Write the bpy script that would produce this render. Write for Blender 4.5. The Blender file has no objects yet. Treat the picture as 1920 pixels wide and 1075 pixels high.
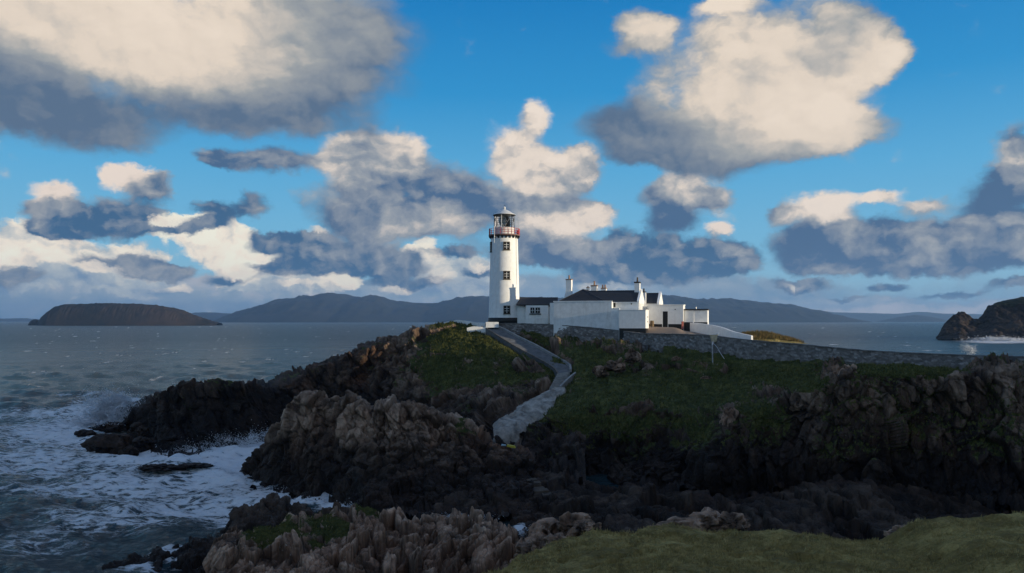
import bpy, bmesh, math, random
import numpy as np
C = bpy.context.scene
F, CX, HY, EYE = 1500.0, 960.0, 601.0, 20.0      # focal length in photo pixels, principal column, horizon row, eye height

# ---------------------------------------------------------------- camera
cam_data = bpy.data.cameras.new('camera')
cam = bpy.data.objects.new('camera', cam_data); C.collection.objects.link(cam)
cam.location = (0, 0, EYE); cam.rotation_euler = (math.radians(90), 0, 0)
cam_data.sensor_width = 36; cam_data.lens = 36*F/1920
cam_data.shift_y = (HY-537.5)/1920
cam_data.clip_start = 0.5; cam_data.clip_end = 80000
C.camera = cam
C.view_settings.view_transform = 'Standard'; C.view_settings.look = 'None'
C.view_settings.gamma = 1; C.view_settings.use_curve_mapping = False
C.view_settings.exposure = 0.0

# ---------------------------------------------------------------- sun
SUN_EL = math.radians(7.6)
SUN_H = (0.944, -0.330)                           # horizontal direction towards the sun: right and a little behind the camera
sun_data = bpy.data.lights.new('sun', 'SUN'); sun_data.energy = 5.0; sun_data.angle = math.radians(0.5)
sun_data.color = (1.0, 0.85, 0.62)
sun = bpy.data.objects.new('sun', sun_data); C.collection.objects.link(sun)
from mathutils import Vector
sd = Vector((SUN_H[0]*math.cos(SUN_EL), SUN_H[1]*math.cos(SUN_EL), math.sin(SUN_EL)))
sun.rotation_euler = sd.to_track_quat('Z', 'Y').to_euler()

# ---------------------------------------------------------------- sky: world nodes
world = bpy.data.worlds.new('World'); C.world = world; world.use_nodes = True
nt = world.node_tree; nt.nodes.clear()

class NB:
    """small helper that writes node graphs as expressions"""
    def __init__(s, tree): s.t = tree
    def node(s, typ, **kw):
        n = s.t.nodes.new(typ)
        for k, v in kw.items(): setattr(n, k, v)
        return n
    def put(s, sock, v):
        if isinstance(v, bpy.types.NodeSocket): s.t.links.new(v, sock)
        elif v is not None: sock.default_value = v
    def m(s, op, a, b=None, c=None, clamp=False):
        n = s.node('ShaderNodeMath', operation=op, use_clamp=clamp)
        s.put(n.inputs[0], a)
        if b is not None: s.put(n.inputs[1], b)
        if c is not None: s.put(n.inputs[2], c)
        return n.outputs[0]
    def v(s, op, a, b=None, c=None):
        n = s.node('ShaderNodeVectorMath', operation=op)
        s.put(n.inputs[0], a)
        if b is not None: s.put(n.inputs[1], b)
        if c is not None: s.put(n.inputs[2], c)
        return n.outputs['Value'] if op in ('LENGTH', 'DOT_PRODUCT', 'DISTANCE') else n.outputs[0]
    def sep(s, a):
        n = s.node('ShaderNodeSeparateXYZ'); s.put(n.inputs[0], a); return n.outputs
    def comb(s, x, y, z=0.0):
        n = s.node('ShaderNodeCombineXYZ'); s.put(n.inputs[0], x); s.put(n.inputs[1], y); s.put(n.inputs[2], z); return n.outputs[0]
    def noise(s, vec, scale, detail=5, rough=0.55, dist=0.0, lac=2.0, out=0):
        n = s.node('ShaderNodeTexNoise'); s.put(n.inputs['Vector'], vec)
        n.inputs['Scale'].default_value = scale; n.inputs['Detail'].default_value = detail
        n.inputs['Roughness'].default_value = rough; n.inputs['Distortion'].default_value = dist
        n.inputs['Lacunarity'].default_value = lac
        return n.outputs[out]
    def vor(s, vec, scale, feature='F1', rnd=1.0, out='Distance'):
        n = s.node('ShaderNodeTexVoronoi', feature=feature); s.put(n.inputs['Vector'], vec)
        n.inputs['Scale'].default_value = scale; n.inputs['Randomness'].default_value = rnd
        return n.outputs[out]
    def mr(s, a, f0, f1, t0=0.0, t1=1.0, smooth=False):
        n = s.node('ShaderNodeMapRange', interpolation_type='SMOOTHSTEP' if smooth else 'LINEAR')
        s.put(n.inputs[0], a)
        for i, q in enumerate((f0, f1, t0, t1)): s.put(n.inputs[i+1], q)
        return n.outputs[0]
    def mix(s, f, a, b, blend='MIX'):
        n = s.node('ShaderNodeMix', data_type='RGBA', blend_type=blend)
        s.put(n.inputs[0], f); s.put(n.inputs[6], s.c4(a)); s.put(n.inputs[7], s.c4(b)); return n.outputs[2]
    def c4(s, c):
        return tuple(c)+(1,) if isinstance(c, tuple) and len(c) == 3 else c
    def ramp(s, f, stops, interp='LINEAR'):
        n = s.node('ShaderNodeValToRGB'); s.put(n.inputs[0], f); r = n.color_ramp; r.interpolation = interp
        while len(r.elements) > 1: r.elements.remove(r.elements[0])
        r.elements[0].position = stops[0][0]; r.elements[0].color = s.c4(stops[0][1])
        for p, c in stops[1:]:
            e = r.elements.new(p); e.color = s.c4(c)
        return n.outputs[0]
def lin(r, g, b):
    f = lambda x: (x/255/12.92) if x/255 <= 0.04045 else ((x/255+0.055)/1.055)**2.4
    return (f(r), f(g), f(b))

W = NB(nt)
tc = W.node('ShaderNodeTexCoord')
dx, dy, dz = W.sep(tc.outputs['Generated'])
az = W.m('ARCTAN2', dx, dy)
hor = W.m('SQRT', W.m('ADD', W.m('MULTIPLY', dx, dx), W.m('MULTIPLY', dy, dy)))
te = W.m('DIVIDE', dz, W.m('MAXIMUM', hor, 0.05))
te = W.m('MAXIMUM', te, -0.02)
P0 = W.comb(az, te)
# clear sky: Nishita for hue and falloff, graded to the deep polar blue of the photograph
sky = W.node('ShaderNodeTexSky'); sky.sky_type = 'NISHITA'; sky.sun_disc = False
sky.sun_elevation = SUN_EL; sky.sun_rotation = math.atan2(SUN_H[0], SUN_H[1])
sky.air_density = 1.0; sky.dust_density = 0.3; sky.ozone_density = 3.0
grad = W.ramp(W.m('MULTIPLY', te, 2.2), [(0.0, lin(160,190,208)), (0.06, lin(150,196,220)), (0.2, lin(122,190,226)), (0.40, lin(92,176,224)),
        (0.62, lin(45,150,212)), (0.9, lin(14,126,196)), (1.0, lin(10,118,190))])
nis = W.v('SCALE', sky.outputs[0]); nis.node.inputs['Scale'].default_value = 0.09
clear = W.mix(0.9, nis, grad)

# shared warp and billow noises
def cen(sock, k, add):
    n = W.node('ShaderNodeVectorMath', operation='MULTIPLY_ADD'); W.put(n.inputs[0], sock)
    n.inputs[1].default_value = (k, k, 0); W.put(n.inputs[2], add); return n.outputs[0]
Pc = W.v('SUBTRACT', P0, (0.033, 0.033, 0))                              # re-centres the warps
big = W.noise(W.v('MULTIPLY', P0, (1.0, 1.3, 1)), 7.0, 3, 0.5, out=1)
fine = W.noise(W.v('MULTIPLY', P0, (1.0, 1.4, 1)), 26.0, 5, 0.66, out=1)
Pw = cen(fine, 0.028, cen(big, 0.038, Pc))
SA = W.v('MULTIPLY', Pw, (1.0, 1.2, 1.0))
nA = W.noise(SA, 9.0, 5, 0.52)
nAo = W.noise(W.v('ADD', SA, (0.020, 0.024, 0)), 9.0, 2, 0.5)
SB = W.v('MULTIPLY', Pw, (1.0, 1.35, 1.0))
nB = W.noise(SB, 26.0, 5, 0.62)
nBo = W.noise(W.v('ADD', SB, (0.007, 0.010, 0)), 26.0, 2, 0.5)
dA = W.m('SUBTRACT', nA, nAo); dB = W.m('SUBTRACT', nB, nBo)
nAc = W.m('SUBTRACT', nA, 0.5); nBc = W.m('SUBTRACT', nB, 0.5)

vb = W.node('ShaderNodeTexVoronoi', feature='SMOOTH_F1'); W.put(vb.inputs['Vector'], SB)
vb.inputs['Scale'].default_value = 17.0; vb.inputs['Detail'].default_value = 1.0; vb.inputs['Roughness'].default_value = 0.5; vb.inputs['Smoothness'].default_value = 0.35
bil = W.m('SUBTRACT', 0.50, vb.outputs['Distance'])                       # rounded heads of the cumulus
nBc = W.m('MULTIPLY_ADD', bil, 0.55, nBc)
nC = W.m('MULTIPLY_ADD', nBc, 0.6, nAc); dB = W.m('MULTIPLY_ADD', bil, 0.12, dB); dC = W.m('MULTIPLY_ADD', dB, 0.7, dA)
LAYERS = []
def layer(blobs, kind, edge, ld, lit, shade, thr=0.22, soft=0.25, op=1.0, rim=1.0):
    """a bank of clouds: lobes (centre and radii in photo pixels, turned into directions; brightness 0..1) merge into one body"""
    out = []
    for b in blobs:
        px, py, rx, ry, L = b[:5]; w = b[5] if len(b) > 5 else 1.0; sf = b[6] if len(b) > 6 else soft
        a = math.atan((px-CX)/F); c = math.cos(a); t = (HY-py)/F*c
        out.append((a, t, rx*1.27/F*c*c, ry*1.27/F*c, L, w, sf))
    LAYERS.append((out, kind, edge, ld, lit, shade, thr, op, rim))
def blob_list():
    layer([(960,596,3000,90,.12), (100,548,300,40,.5), (520,548,330,34,.6), (900,535,300,34,.4), (1300,540,300,26,.45),
           (1180,525,200,26,.55), (1660,582,420,16,1.3,1.5), (340,565,200,14,.1), (760,575,240,12,.1), (60,575,160,20,0), (430,520,200,20,.8), (560,560,160,12,.9), (250,545,120,14,.75), (860,560,120,12,.8), (1560,560,160,10,.9), (1240,560,120,12,.1), (1420,555,100,14,.1), (90,535,90,18,.7)],
          'B', 1.2, 1.0, lin(206,196,194), lin(96,130,162), 0.1, 1.4, 0.85)
    layer([(40,440,150,34,.8), (60,485,100,40,.95), (200,480,150,44,.75), (320,420,90,26,1), (440,480,110,66,1), (390,440,60,50,.9), (610,475,105,46,.7),
           (650,522,60,24,.95), (20,530,130,28,.2), (240,530,150,26,.3), (520,530,120,30,.4), (120,520,90,20,.3), (790,478,50,20,.95), (820,520,40,26,.6), (880,500,130,36,.55), (880,535,140,24,.2)],
          'B', 2.0, 1.6, lin(248,236,218), lin(120,146,174), 0.15, 0.5)
    layer([(92,352,74,34,1.05), (92,388,90,22,.3), (240,325,62,28,1.1), (290,350,58,30,.3), (235,392,120,42,.12), (180,425,130,34,0), (110,425,70,24,.0),
           (480,388,58,36,.1), (400,402,60,34,0), (345,425,90,15,.05), (250,492,110,26,.2), (20,525,100,24,.2),
           (560,460,110,36,.05), (510,450,50,24,0), (690,475,120,34,.35), (650,500,150,26,.0), (760,500,70,24,.2), (600,440,40,14,.7),
           (1345,428,40,18,1.4), (1345,480,110,50,.05), (1200,475,150,50,.0), (1120,505,110,34,.05), (1290,510,160,30,.1), (1090,470,60,24,.1),
           (1660,535,80,16,.1), (1780,552,100,11,.1), (1910,535,80,16,.1), (1500,528,80,16,.1), (1590,552,60,8,.3), (540,505,110,20,.1), (420,520,70,16,.15), (330,500,60,20,.2), (860,475,70,18,.2), (900,510,60,14,.1), (760,530,110,16,.15)],
          'B', 1.8, 1.5, lin(228,213,200), lin(62,100,136), 0.16, 0.75)
    layer([(150,455,50,16,.9), (55,495,50,20,.95), (440,508,80,20,.95), (395,468,40,30,.95), (650,522,56,20,.9), (600,430,30,11,.9), (655,436,26,11,.9), (800,462,34,15,1),
           (190,500,50,16,.8), (330,530,60,12,.7), (560,535,60,12,.8), (740,540,60,12,.7), (1130,535,60,12,.35), (905,500,50,14,.8), (310,412,50,12,1)],
          'B', 2.0, 1.6, lin(246,232,214), lin(128,148,172), 0.18, 0.8, 0.9)
    layer([(700,300,110,70,.55), (745,285,60,44,.95), (660,265,60,30,.9), (690,385,130,60,.2), (640,300,60,34,.4), (500,302,130,34,.1), (420,305,50,24,.05), (720,430,130,44,.1),
           (840,350,110,60,.2), (880,400,110,60,.15), (800,415,95,38,.8), (830,405,40,22,.9), (1000,470,160,30,.12), (900,380,90,30,.1),
           (1002,222,32,40,1), (960,280,66,56,1.0), (1035,310,100,50,.8), (1085,300,48,46,.8), (1030,345,110,40,.6), (1020,388,160,30,.1),
           (1070,415,100,36,.95), (1110,405,50,34,1), (1060,470,140,34,.1), (985,420,60,30,.7),
           (1285,340,80,44,.75), (1250,375,80,44,.3), (1255,420,70,34,.0), (1330,370,60,24,.1),
           (1905,290,60,80,.4), (1870,370,100,60,.1), (1540,390,90,34,1.2), (1650,378,55,22,1.3), (1740,390,60,20,.8), (1900,415,90,20,.7),
           (1560,450,140,50,.05), (1640,460,200,56,.05), (1820,450,220,60,.1), (1540,488,130,26,0), (1760,490,220,26,.0), (1460,400,40,30,.4)],
          'A', 1.6, 1.8, lin(230,216,202), lin(74,104,138), 0.10, 0.95, 1.0, 0.70)
    layer([(1175,225,120,60,.0,.8,1.4), (1120,240,60,50,.05,.5,1.6), (1215,48,70,42,.85,1,.7), (1165,90,50,24,.4,.55,1.0), (1240,120,60,60,.5,.5,1.2), (1360,8,60,24,1.5), (1420,70,180,100,.9), (1600,60,90,90,.5,1,.8), (1660,105,76,70,1.0,1,.5),
           (1380,175,190,110,.85), (1540,190,150,105,1.15), (1540,120,90,40,.3), (1420,140,70,40,.55), (1490,255,190,46,.85,1,1.0), (1270,265,170,60,.05,1,1.2), (1340,310,180,34,.0,.8,1.3), (1230,292,140,28,.0,.7,1.3), (1640,248,110,34,.1,.5,1.4), (1500,280,150,30,.3,.6,1.2),
           (330,40,400,130,.98,1,1.2), (80,30,240,110,.75,1,1.1), (600,40,190,160,.25,1,1.5), (700,90,130,110,.0,.7,1.8), (350,120,320,66,.85,1,1.2), (0,150,170,90,.0,1,1.3), (60,120,90,50,.3,.7,1.3), (380,205,400,58,.0,1,1.5), (60,215,280,60,.0,1,1.4), (190,255,220,44,.0,.6,1.6), (570,170,210,80,.05,.8,1.6), (480,235,220,30,.0,.4,1.7)],
          'A', 1.7, 0.7, lin(228,213,196), lin(90,112,138), 0.08, 0.9, 1.0, 0.40)
blob_list()

def build_zone(a0, a1, t0, t1):
    """sky colour for one range of directions; only the lobes that reach into it are evaluated (speed only, no seams)"""
    g = bpy.data.node_groups.new('sky_zone', 'ShaderNodeTree')
    for nm, ty in (('Sky', 'Color'), ('P', 'Vector'), ('nC', 'Float'), ('dC', 'Float'), ('nB', 'Float'), ('dB', 'Float')):
        g.interface.new_socket(nm, in_out='INPUT', socket_type='NodeSocket'+ty)
    g.interface.new_socket('Out', in_out='OUTPUT', socket_type='NodeSocketColor')
    Z = NB(g); gi = Z.node('NodeGroupInput').outputs; go = Z.node('NodeGroupOutput')
    cur = gi['Sky']; M = 0.045
    for blobs, kind, edge, ld, lit, shade, thr, op, rim in LAYERS:
        bs = [b for b in blobs if b[0]-b[2]-M < a1 and b[0]+b[2]+M > a0 and b[1]-b[3]-M < t1 and b[1]+b[3]+M > t0]
        if not bs: continue
        acc = Z.v('MULTIPLY_ADD', cur, (1e-7, 1e-7, 1e-7), (1e-4, 1e-4, 1e-4))
        for i, (a, t, ra, rt, L, w, sf) in enumerate(bs):
            if i % 4 == 0: Pq = Z.v('MULTIPLY_ADD', acc, (1e-7, 1e-7, 1e-7), gi['P'])
            q = Z.v('MULTIPLY_ADD', Pq, (1/ra, 1/rt, 0), (-a/ra, -t/rt, 0))
            f = Z.mr(Z.v('LENGTH', q), 1.0, 0.0, 0, 1, True)
            k = Z.node('ShaderNodeVectorMath', operation='SCALE'); k.inputs[0].default_value = (w*1.6, w*1.6*L, w*1.6*sf); Z.put(k.inputs['Scale'], f)
            acc = Z.v('ADD', k.outputs[0], acc)
        D, LL, S = Z.sep(acc)
        n, d = (gi['nC'], gi['dC']) if kind == 'A' else (gi['nB'], gi['dB'])
        L = Z.m('MULTIPLY_ADD', d, ld, Z.m('DIVIDE', LL, D))
        D2 = Z.m('MULTIPLY_ADD', n, edge, D)
        if rim < 1: L = Z.m('MULTIPLY', L, Z.mr(D2, thr, thr+1.5, rim, 1.0, True))       # thinner, greyer margins
        L = Z.mr(L, -0.05, 1.05, 0, 1, False)
        al = Z.m('MULTIPLY', Z.mr(D2, thr, Z.m('ADD', Z.m('DIVIDE', S, D), thr), 0, 1, True), op)
        mid = tuple(0.42*p+0.58*q for p, q in zip(lit, shade)); mid = (mid[0]*0.93, mid[1]*1.0, mid[2]*1.0)
        cur = Z.mix(al, cur, Z.ramp(L, [(0.0, shade), (0.45, mid), (0.80, lit), (1.0, tuple(min(.95, c*1.09) for c in lit))]))
    Z.put(go.inputs[0], cur)
    n = nt.nodes.new('ShaderNodeGroup'); n.node_tree = g
    for k, v in zip(('Sky', 'P', 'nC', 'dC', 'nB', 'dB'), (clear, Pw, nC, dC, nBc, dB)): W.put(n.inputs[k], v)
    return background(n.outputs[0])
def background(col):
    bg = W.node('ShaderNodeBackground'); scl = W.v('SCALE', col); scl.node.inputs['Scale'].default_value = 10.0
    W.put(bg.inputs[0], scl); bg.inputs[1].default_value = 0.1
    return bg.outputs[0]
def choose(sock, edge, lo, hi):
    n = W.node('ShaderNodeMixShader'); W.put(n.inputs[0], W.m('GREATER_THAN', sock, edge))
    nt.links.new(lo, n.inputs[1]); nt.links.new(hi, n.inputs[2]); return n.outputs[0]
def split(cols, rows):
    if len(cols) > 2:
        k = len(cols)//2
        return choose(az, cols[k], split(cols[:k+1], rows), split(cols[k:], rows))
    if len(rows) > 2:
        k = len(rows)//2
        return choose(te, rows[k], split(cols, rows[:k+1]), split(cols, rows[k:]))
    return build_zone(cols[0], cols[1], rows[0], rows[1])

# the same broken weather goes on outside the view, all the way round
gn = W.noise(W.v('DIVIDE', tc.outputs['Generated'], W.comb(W.m('ADD', W.m('ABSOLUTE', dz), 0.25), W.m('ADD', W.m('ABSOLUTE', dz), 0.25), 0.5)), 1.6, 4, 0.56)
edge_in = W.m('MULTIPLY', W.mr(W.m('ABSOLUTE', az), 0.62, 0.80, 0, 1, True), 1.0)
top_in = W.mr(te, 0.46, 0.60, 0, 1, True)
ga = W.m('MULTIPLY', W.mr(gn, 0.46, 0.62, 0, 1, True), W.m('MAXIMUM', edge_in, top_in))
outside = background(W.mix(ga, clear, W.mix(W.mr(gn, 0.50, 0.70, 0, 1), lin(232,218,200), lin(112,128,146))))
inside = split([-1.2, -0.40, -0.20, -0.02, 0.16, 0.34, 1.2], [-0.1, 0.075, 0.17, 1.0])
sky_all = choose(W.m('MAXIMUM', W.m('MULTIPLY', W.m('ABSOLUTE', az), 1.0/0.62), W.m('MULTIPLY', te, 1.0/0.46)), 1.0, inside, outside)
out = W.node('ShaderNodeOutputWorld')
nt.links.new(sky_all, out.inputs[0])
world.cycles.sampling_method = 'MANUAL'; world.cycles.sample_map_resolution = 512

# ================================================================ numpy noise
def hash3(ix, iy, iz, seed):
    h = (ix.astype(np.int64)*374761393 + iy.astype(np.int64)*668265263 + iz.astype(np.int64)*2147483647 + seed*1274126177) & 0xFFFFFFFF
    h = ((h ^ (h >> 13))*1274126177) & 0xFFFFFFFF
    h = ((h ^ (h >> 16))*2246822519) & 0xFFFFFFFF
    return (h ^ (h >> 15)).astype(np.float64)/4294967295.0
def vnoise(p, seed=0):
    i = np.floor(p); f = p-i; f = f*f*(3-2*f); i = i.astype(np.int64); r = 0
    for dx_ in (0, 1):
        for dy_ in (0, 1):
            for dz_ in (0, 1):
                w = (f[:,0] if dx_ else 1-f[:,0])*(f[:,1] if dy_ else 1-f[:,1])*(f[:,2] if dz_ else 1-f[:,2])
                r = r + w*hash3(i[:,0]+dx_, i[:,1]+dy_, i[:,2]+dz_, seed)
    return r*2-1
def fbm(p, scale, octaves=5, seed=0, rough=0.5):
    p = np.asarray(p, float)*scale; a = 1.0; s = 0; t = 0
    for k in range(octaves):
        s = s+a*vnoise(p*(2.03**k)+k*17.3, seed+k); t += a; a *= rough
    return s/t
def worley(p, seed=0):
    """returns distance to nearest, second nearest, id random of nearest, offset to its point"""
    i0 = np.floor(p).astype(np.int64); n = len(p)
    d1 = np.full(n, 9.0); d2 = np.full(n, 9.0); cid = np.zeros(n); off = np.zeros((n, 3)); key = np.zeros(n, np.int64)
    for a in (-1, 0, 1):
        for b in (-1, 0, 1):
            for c in (-1, 0, 1):
                ix, iy, iz = i0[:,0]+a, i0[:,1]+b, i0[:,2]+c
                fx = np.stack([ix+hash3(ix,iy,iz,seed), iy+hash3(ix,iy,iz,seed+1), iz+hash3(ix,iy,iz,seed+2)], 1)
                v = p-fx; d = np.sqrt((v**2).sum(1))
                nearer = d < d1
                d2 = np.where(nearer, d1, np.minimum(d2, d))
                cid = np.where(nearer, hash3(ix,iy,iz,seed+3), cid)
                key = np.where(nearer, (ix*73856093) ^ (iy*19349663) ^ (iz*83492791), key)
                off[nearer] = v[nearer]; d1 = np.where(nearer, d, d1)
    return d1, d2, cid, off, key
def sstep(x, a, b):
    t = np.clip((x-a)/(b-a), 0, 1); return t*t*(3-2*t)

# ================================================================ object helpers
def PT(px, py, D):
    """point at distance D seen at photo pixel (px, py)"""
    return ((px-CX)/F*D, D, EYE-(py-HY)/F*D)
def tag(o, label=None, cat=None, group=None, kind=None):
    if label: o['label'] = label
    if cat: o['category'] = cat
    if group: o['group'] = group
    if kind: o['kind'] = kind
    return o
def mesh_obj(name, verts, faces, mat=None, parent=None, smooth=False, attrs=None, recentre=True):
    verts = np.asarray(verts, float).reshape(-1, 3)
    loc = np.zeros(3)
    if parent is None:
        if recentre:
            loc = np.array([(verts[:,0].min()+verts[:,0].max())/2, (verts[:,1].min()+verts[:,1].max())/2, verts[:,2].min()])
    else: loc = np.array(WORLDLOC[parent.name])
    me = bpy.data.meshes.new(name)
    v = verts-loc
    if isinstance(faces, np.ndarray) and faces.ndim == 2:
        k = faces.shape[1]; me.vertices.add(len(v)); me.vertices.foreach_set('co', v.astype(np.float32).ravel())
        me.loops.add(faces.size); me.loops.foreach_set('vertex_index', faces.astype(np.int32).ravel())
        me.polygons.add(len(faces)); me.polygons.foreach_set('loop_start', np.arange(0, faces.size, k, dtype=np.int32))
        me.polygons.foreach_set('loop_total', np.full(len(faces), k, np.int32)); me.update(calc_edges=True)
    else:
        me.from_pydata([tuple(q) for q in v], [], [tuple(f) for f in faces]); me.update()
    if smooth: me.polygons.foreach_set('use_smooth', np.ones(len(me.polygons), bool))
    for nm, arr in (attrs or {}).items():
        at = me.attributes.new(nm, 'FLOAT', 'POINT'); at.data.foreach_set('value', np.asarray(arr, np.float32).ravel())
    if mat: me.materials.append(mat)
    o = bpy.data.objects.new(name, me); C.collection.objects.link(o)
    if parent is None: o.location = loc; WORLDLOC[o.name] = tuple(loc)
    else: o.parent = parent; WORLDLOC[o.name] = tuple(loc)
    return o
WORLDLOC = {}
def thing(name, loc, label, cat, group=None):
    o = bpy.data.objects.new(name, None); C.collection.objects.link(o); o.location = loc; o.empty_display_size = 0.3
    WORLDLOC[o.name] = tuple(loc); return tag(o, label, cat, group)

class MB:
    """collects simple solids into one mesh"""
    def __init__(s): s.v = []; s.f = []
    def add(s, vs, fs):
        n = len(s.v); s.v += [tuple(q) for q in vs]; s.f += [tuple(i+n for i in f) for f in fs]; return s
    def hexa(s, a, b):
        """solid between two quads a (4 points) and b (4 points)"""
        return s.add(list(a)+list(b), [(0,1,2,3), (7,6,5,4), (0,4,5,1), (1,5,6,2), (2,6,7,3), (3,7,4,0)])
    def box(s, x0, x1, y0, y1, z0, z1, fr=None):
        q = lambda x, y, z: fr(x, y, z) if fr else (x, y, z)
        return s.hexa([q(x0,y0,z0), q(x1,y0,z0), q(x1,y1,z0), q(x0,y1,z0)], [q(x0,y0,z1), q(x1,y0,z1), q(x1,y1,z1), q(x0,y1,z1)])
    def prism(s, poly, d, fr=None):
        """poly: list of 3-D points, extruded by vector d"""
        n = len(poly); q = [fr(*p) if fr else p for p in poly]; r = [fr(p[0]+d[0], p[1]+d[1], p[2]+d[2]) if fr else (p[0]+d[0], p[1]+d[1], p[2]+d[2]) for p in poly]
        return s.add(q+r, [tuple(range(n))[::-1], tuple(range(n, 2*n))]+[(i, (i+1) % n, n+(i+1) % n, n+i) for i in range(n)])
    def tube(s, pts, r, n=8, cap=True):
        """round bar through points; r may be a list"""
        pts = [np.array(p, float) for p in pts]; rs = r if isinstance(r, (list, tuple)) else [r]*len(pts); rings = []
        for i, p in enumerate(pts):
            t = (pts[min(i+1, len(pts)-1)]-pts[max(i-1, 0)]); t /= np.linalg.norm(t)+1e-9
            up = np.array([0, 0, 1.0]) if abs(t[2]) < 0.9 else np.array([1.0, 0, 0])
            a = np.cross(t, up); a /= np.linalg.norm(a); b = np.cross(t, a)
            rings.append([tuple(p+rs[i]*(math.cos(2*math.pi*k/n)*a+math.sin(2*math.pi*k/n)*b)) for k in range(n)])
        vs = sum(rings, []); fs = [(i*n+k, i*n+(k+1) % n, (i+1)*n+(k+1) % n, (i+1)*n+k) for i in range(len(pts)-1) for k in range(n)]
        if cap: fs += [tuple(range(n))[::-1], tuple(range((len(pts)-1)*n, len(pts)*n))]
        return s.add(vs, fs)
    def lathe(s, c, prof, n=32, a0=0, a1=2*math.pi):
        """prof: (radius, z) list, axis at c"""
        full = abs(a1-a0-2*math.pi) < 1e-6; m = n if full else n+1
        vs = [(c[0]+r*math.cos(a0+(a1-a0)*k/n), c[1]+r*math.sin(a0+(a1-a0)*k/n), z) for r, z in prof for k in range(m)]
        fs = [(i*m+k, i*m+(k+1) % m, (i+1)*m+(k+1) % m, (i+1)*m+k) for i in range(len(prof)-1) for k in range(n)]
        return s.add(vs, fs)
    def build(s, name, mat, parent=None, smooth=False, attrs=None):
        o = mesh_obj(name, s.v, s.f, mat, parent, smooth, attrs)
        bm = bmesh.new(); bm.from_mesh(o.data); bmesh.ops.recalc_face_normals(bm, faces=bm.faces); bm.to_mesh(o.data); bm.free()
        return o

# ================================================================ materials
def material(name):
    m = bpy.data.materials.new(name); m.use_nodes = True; m.node_tree.nodes.clear(); b = NB(m.node_tree)
    p = b.node('ShaderNodeBsdfPrincipled'); o = b.node('ShaderNodeOutputMaterial'); m.node_tree.links.new(p.outputs[0], o.inputs[0])
    return m, b, p
def bump(b, p, h, strength=0.5, dist=0.05):
    n = b.node('ShaderNodeBump'); n.inputs['Strength'].default_value = strength; n.inputs['Distance'].default_value = dist
    b.put(n.inputs['Height'], h); b.t.links.new(n.outputs[0], p.inputs['Normal'])
def simple(name, col, rough=0.6, spec=0.4, metal=0.0, var=0.12, scale=3.0, bmp=0.2):
    m, b, p = material(name)
    pos = b.node('ShaderNodeNewGeometry').outputs['Position']
    n = b.noise(pos, scale, 5, 0.6)
    lo = tuple(c*(1-var) for c in col); hi = tuple(min(1, c*(1+var)) for c in col)
    b.put(p.inputs['Base Color'], b.mix(b.mr(n, 0.3, 0.7), lo, hi))
    p.inputs['Roughness'].default_value = rough; p.inputs['Specular IOR Level'].default_value = spec; p.inputs['Metallic'].default_value = metal
    if bmp: bump(b, p, b.noise(pos, scale*6, 4, 0.6), bmp, 0.02)
    return m
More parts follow.
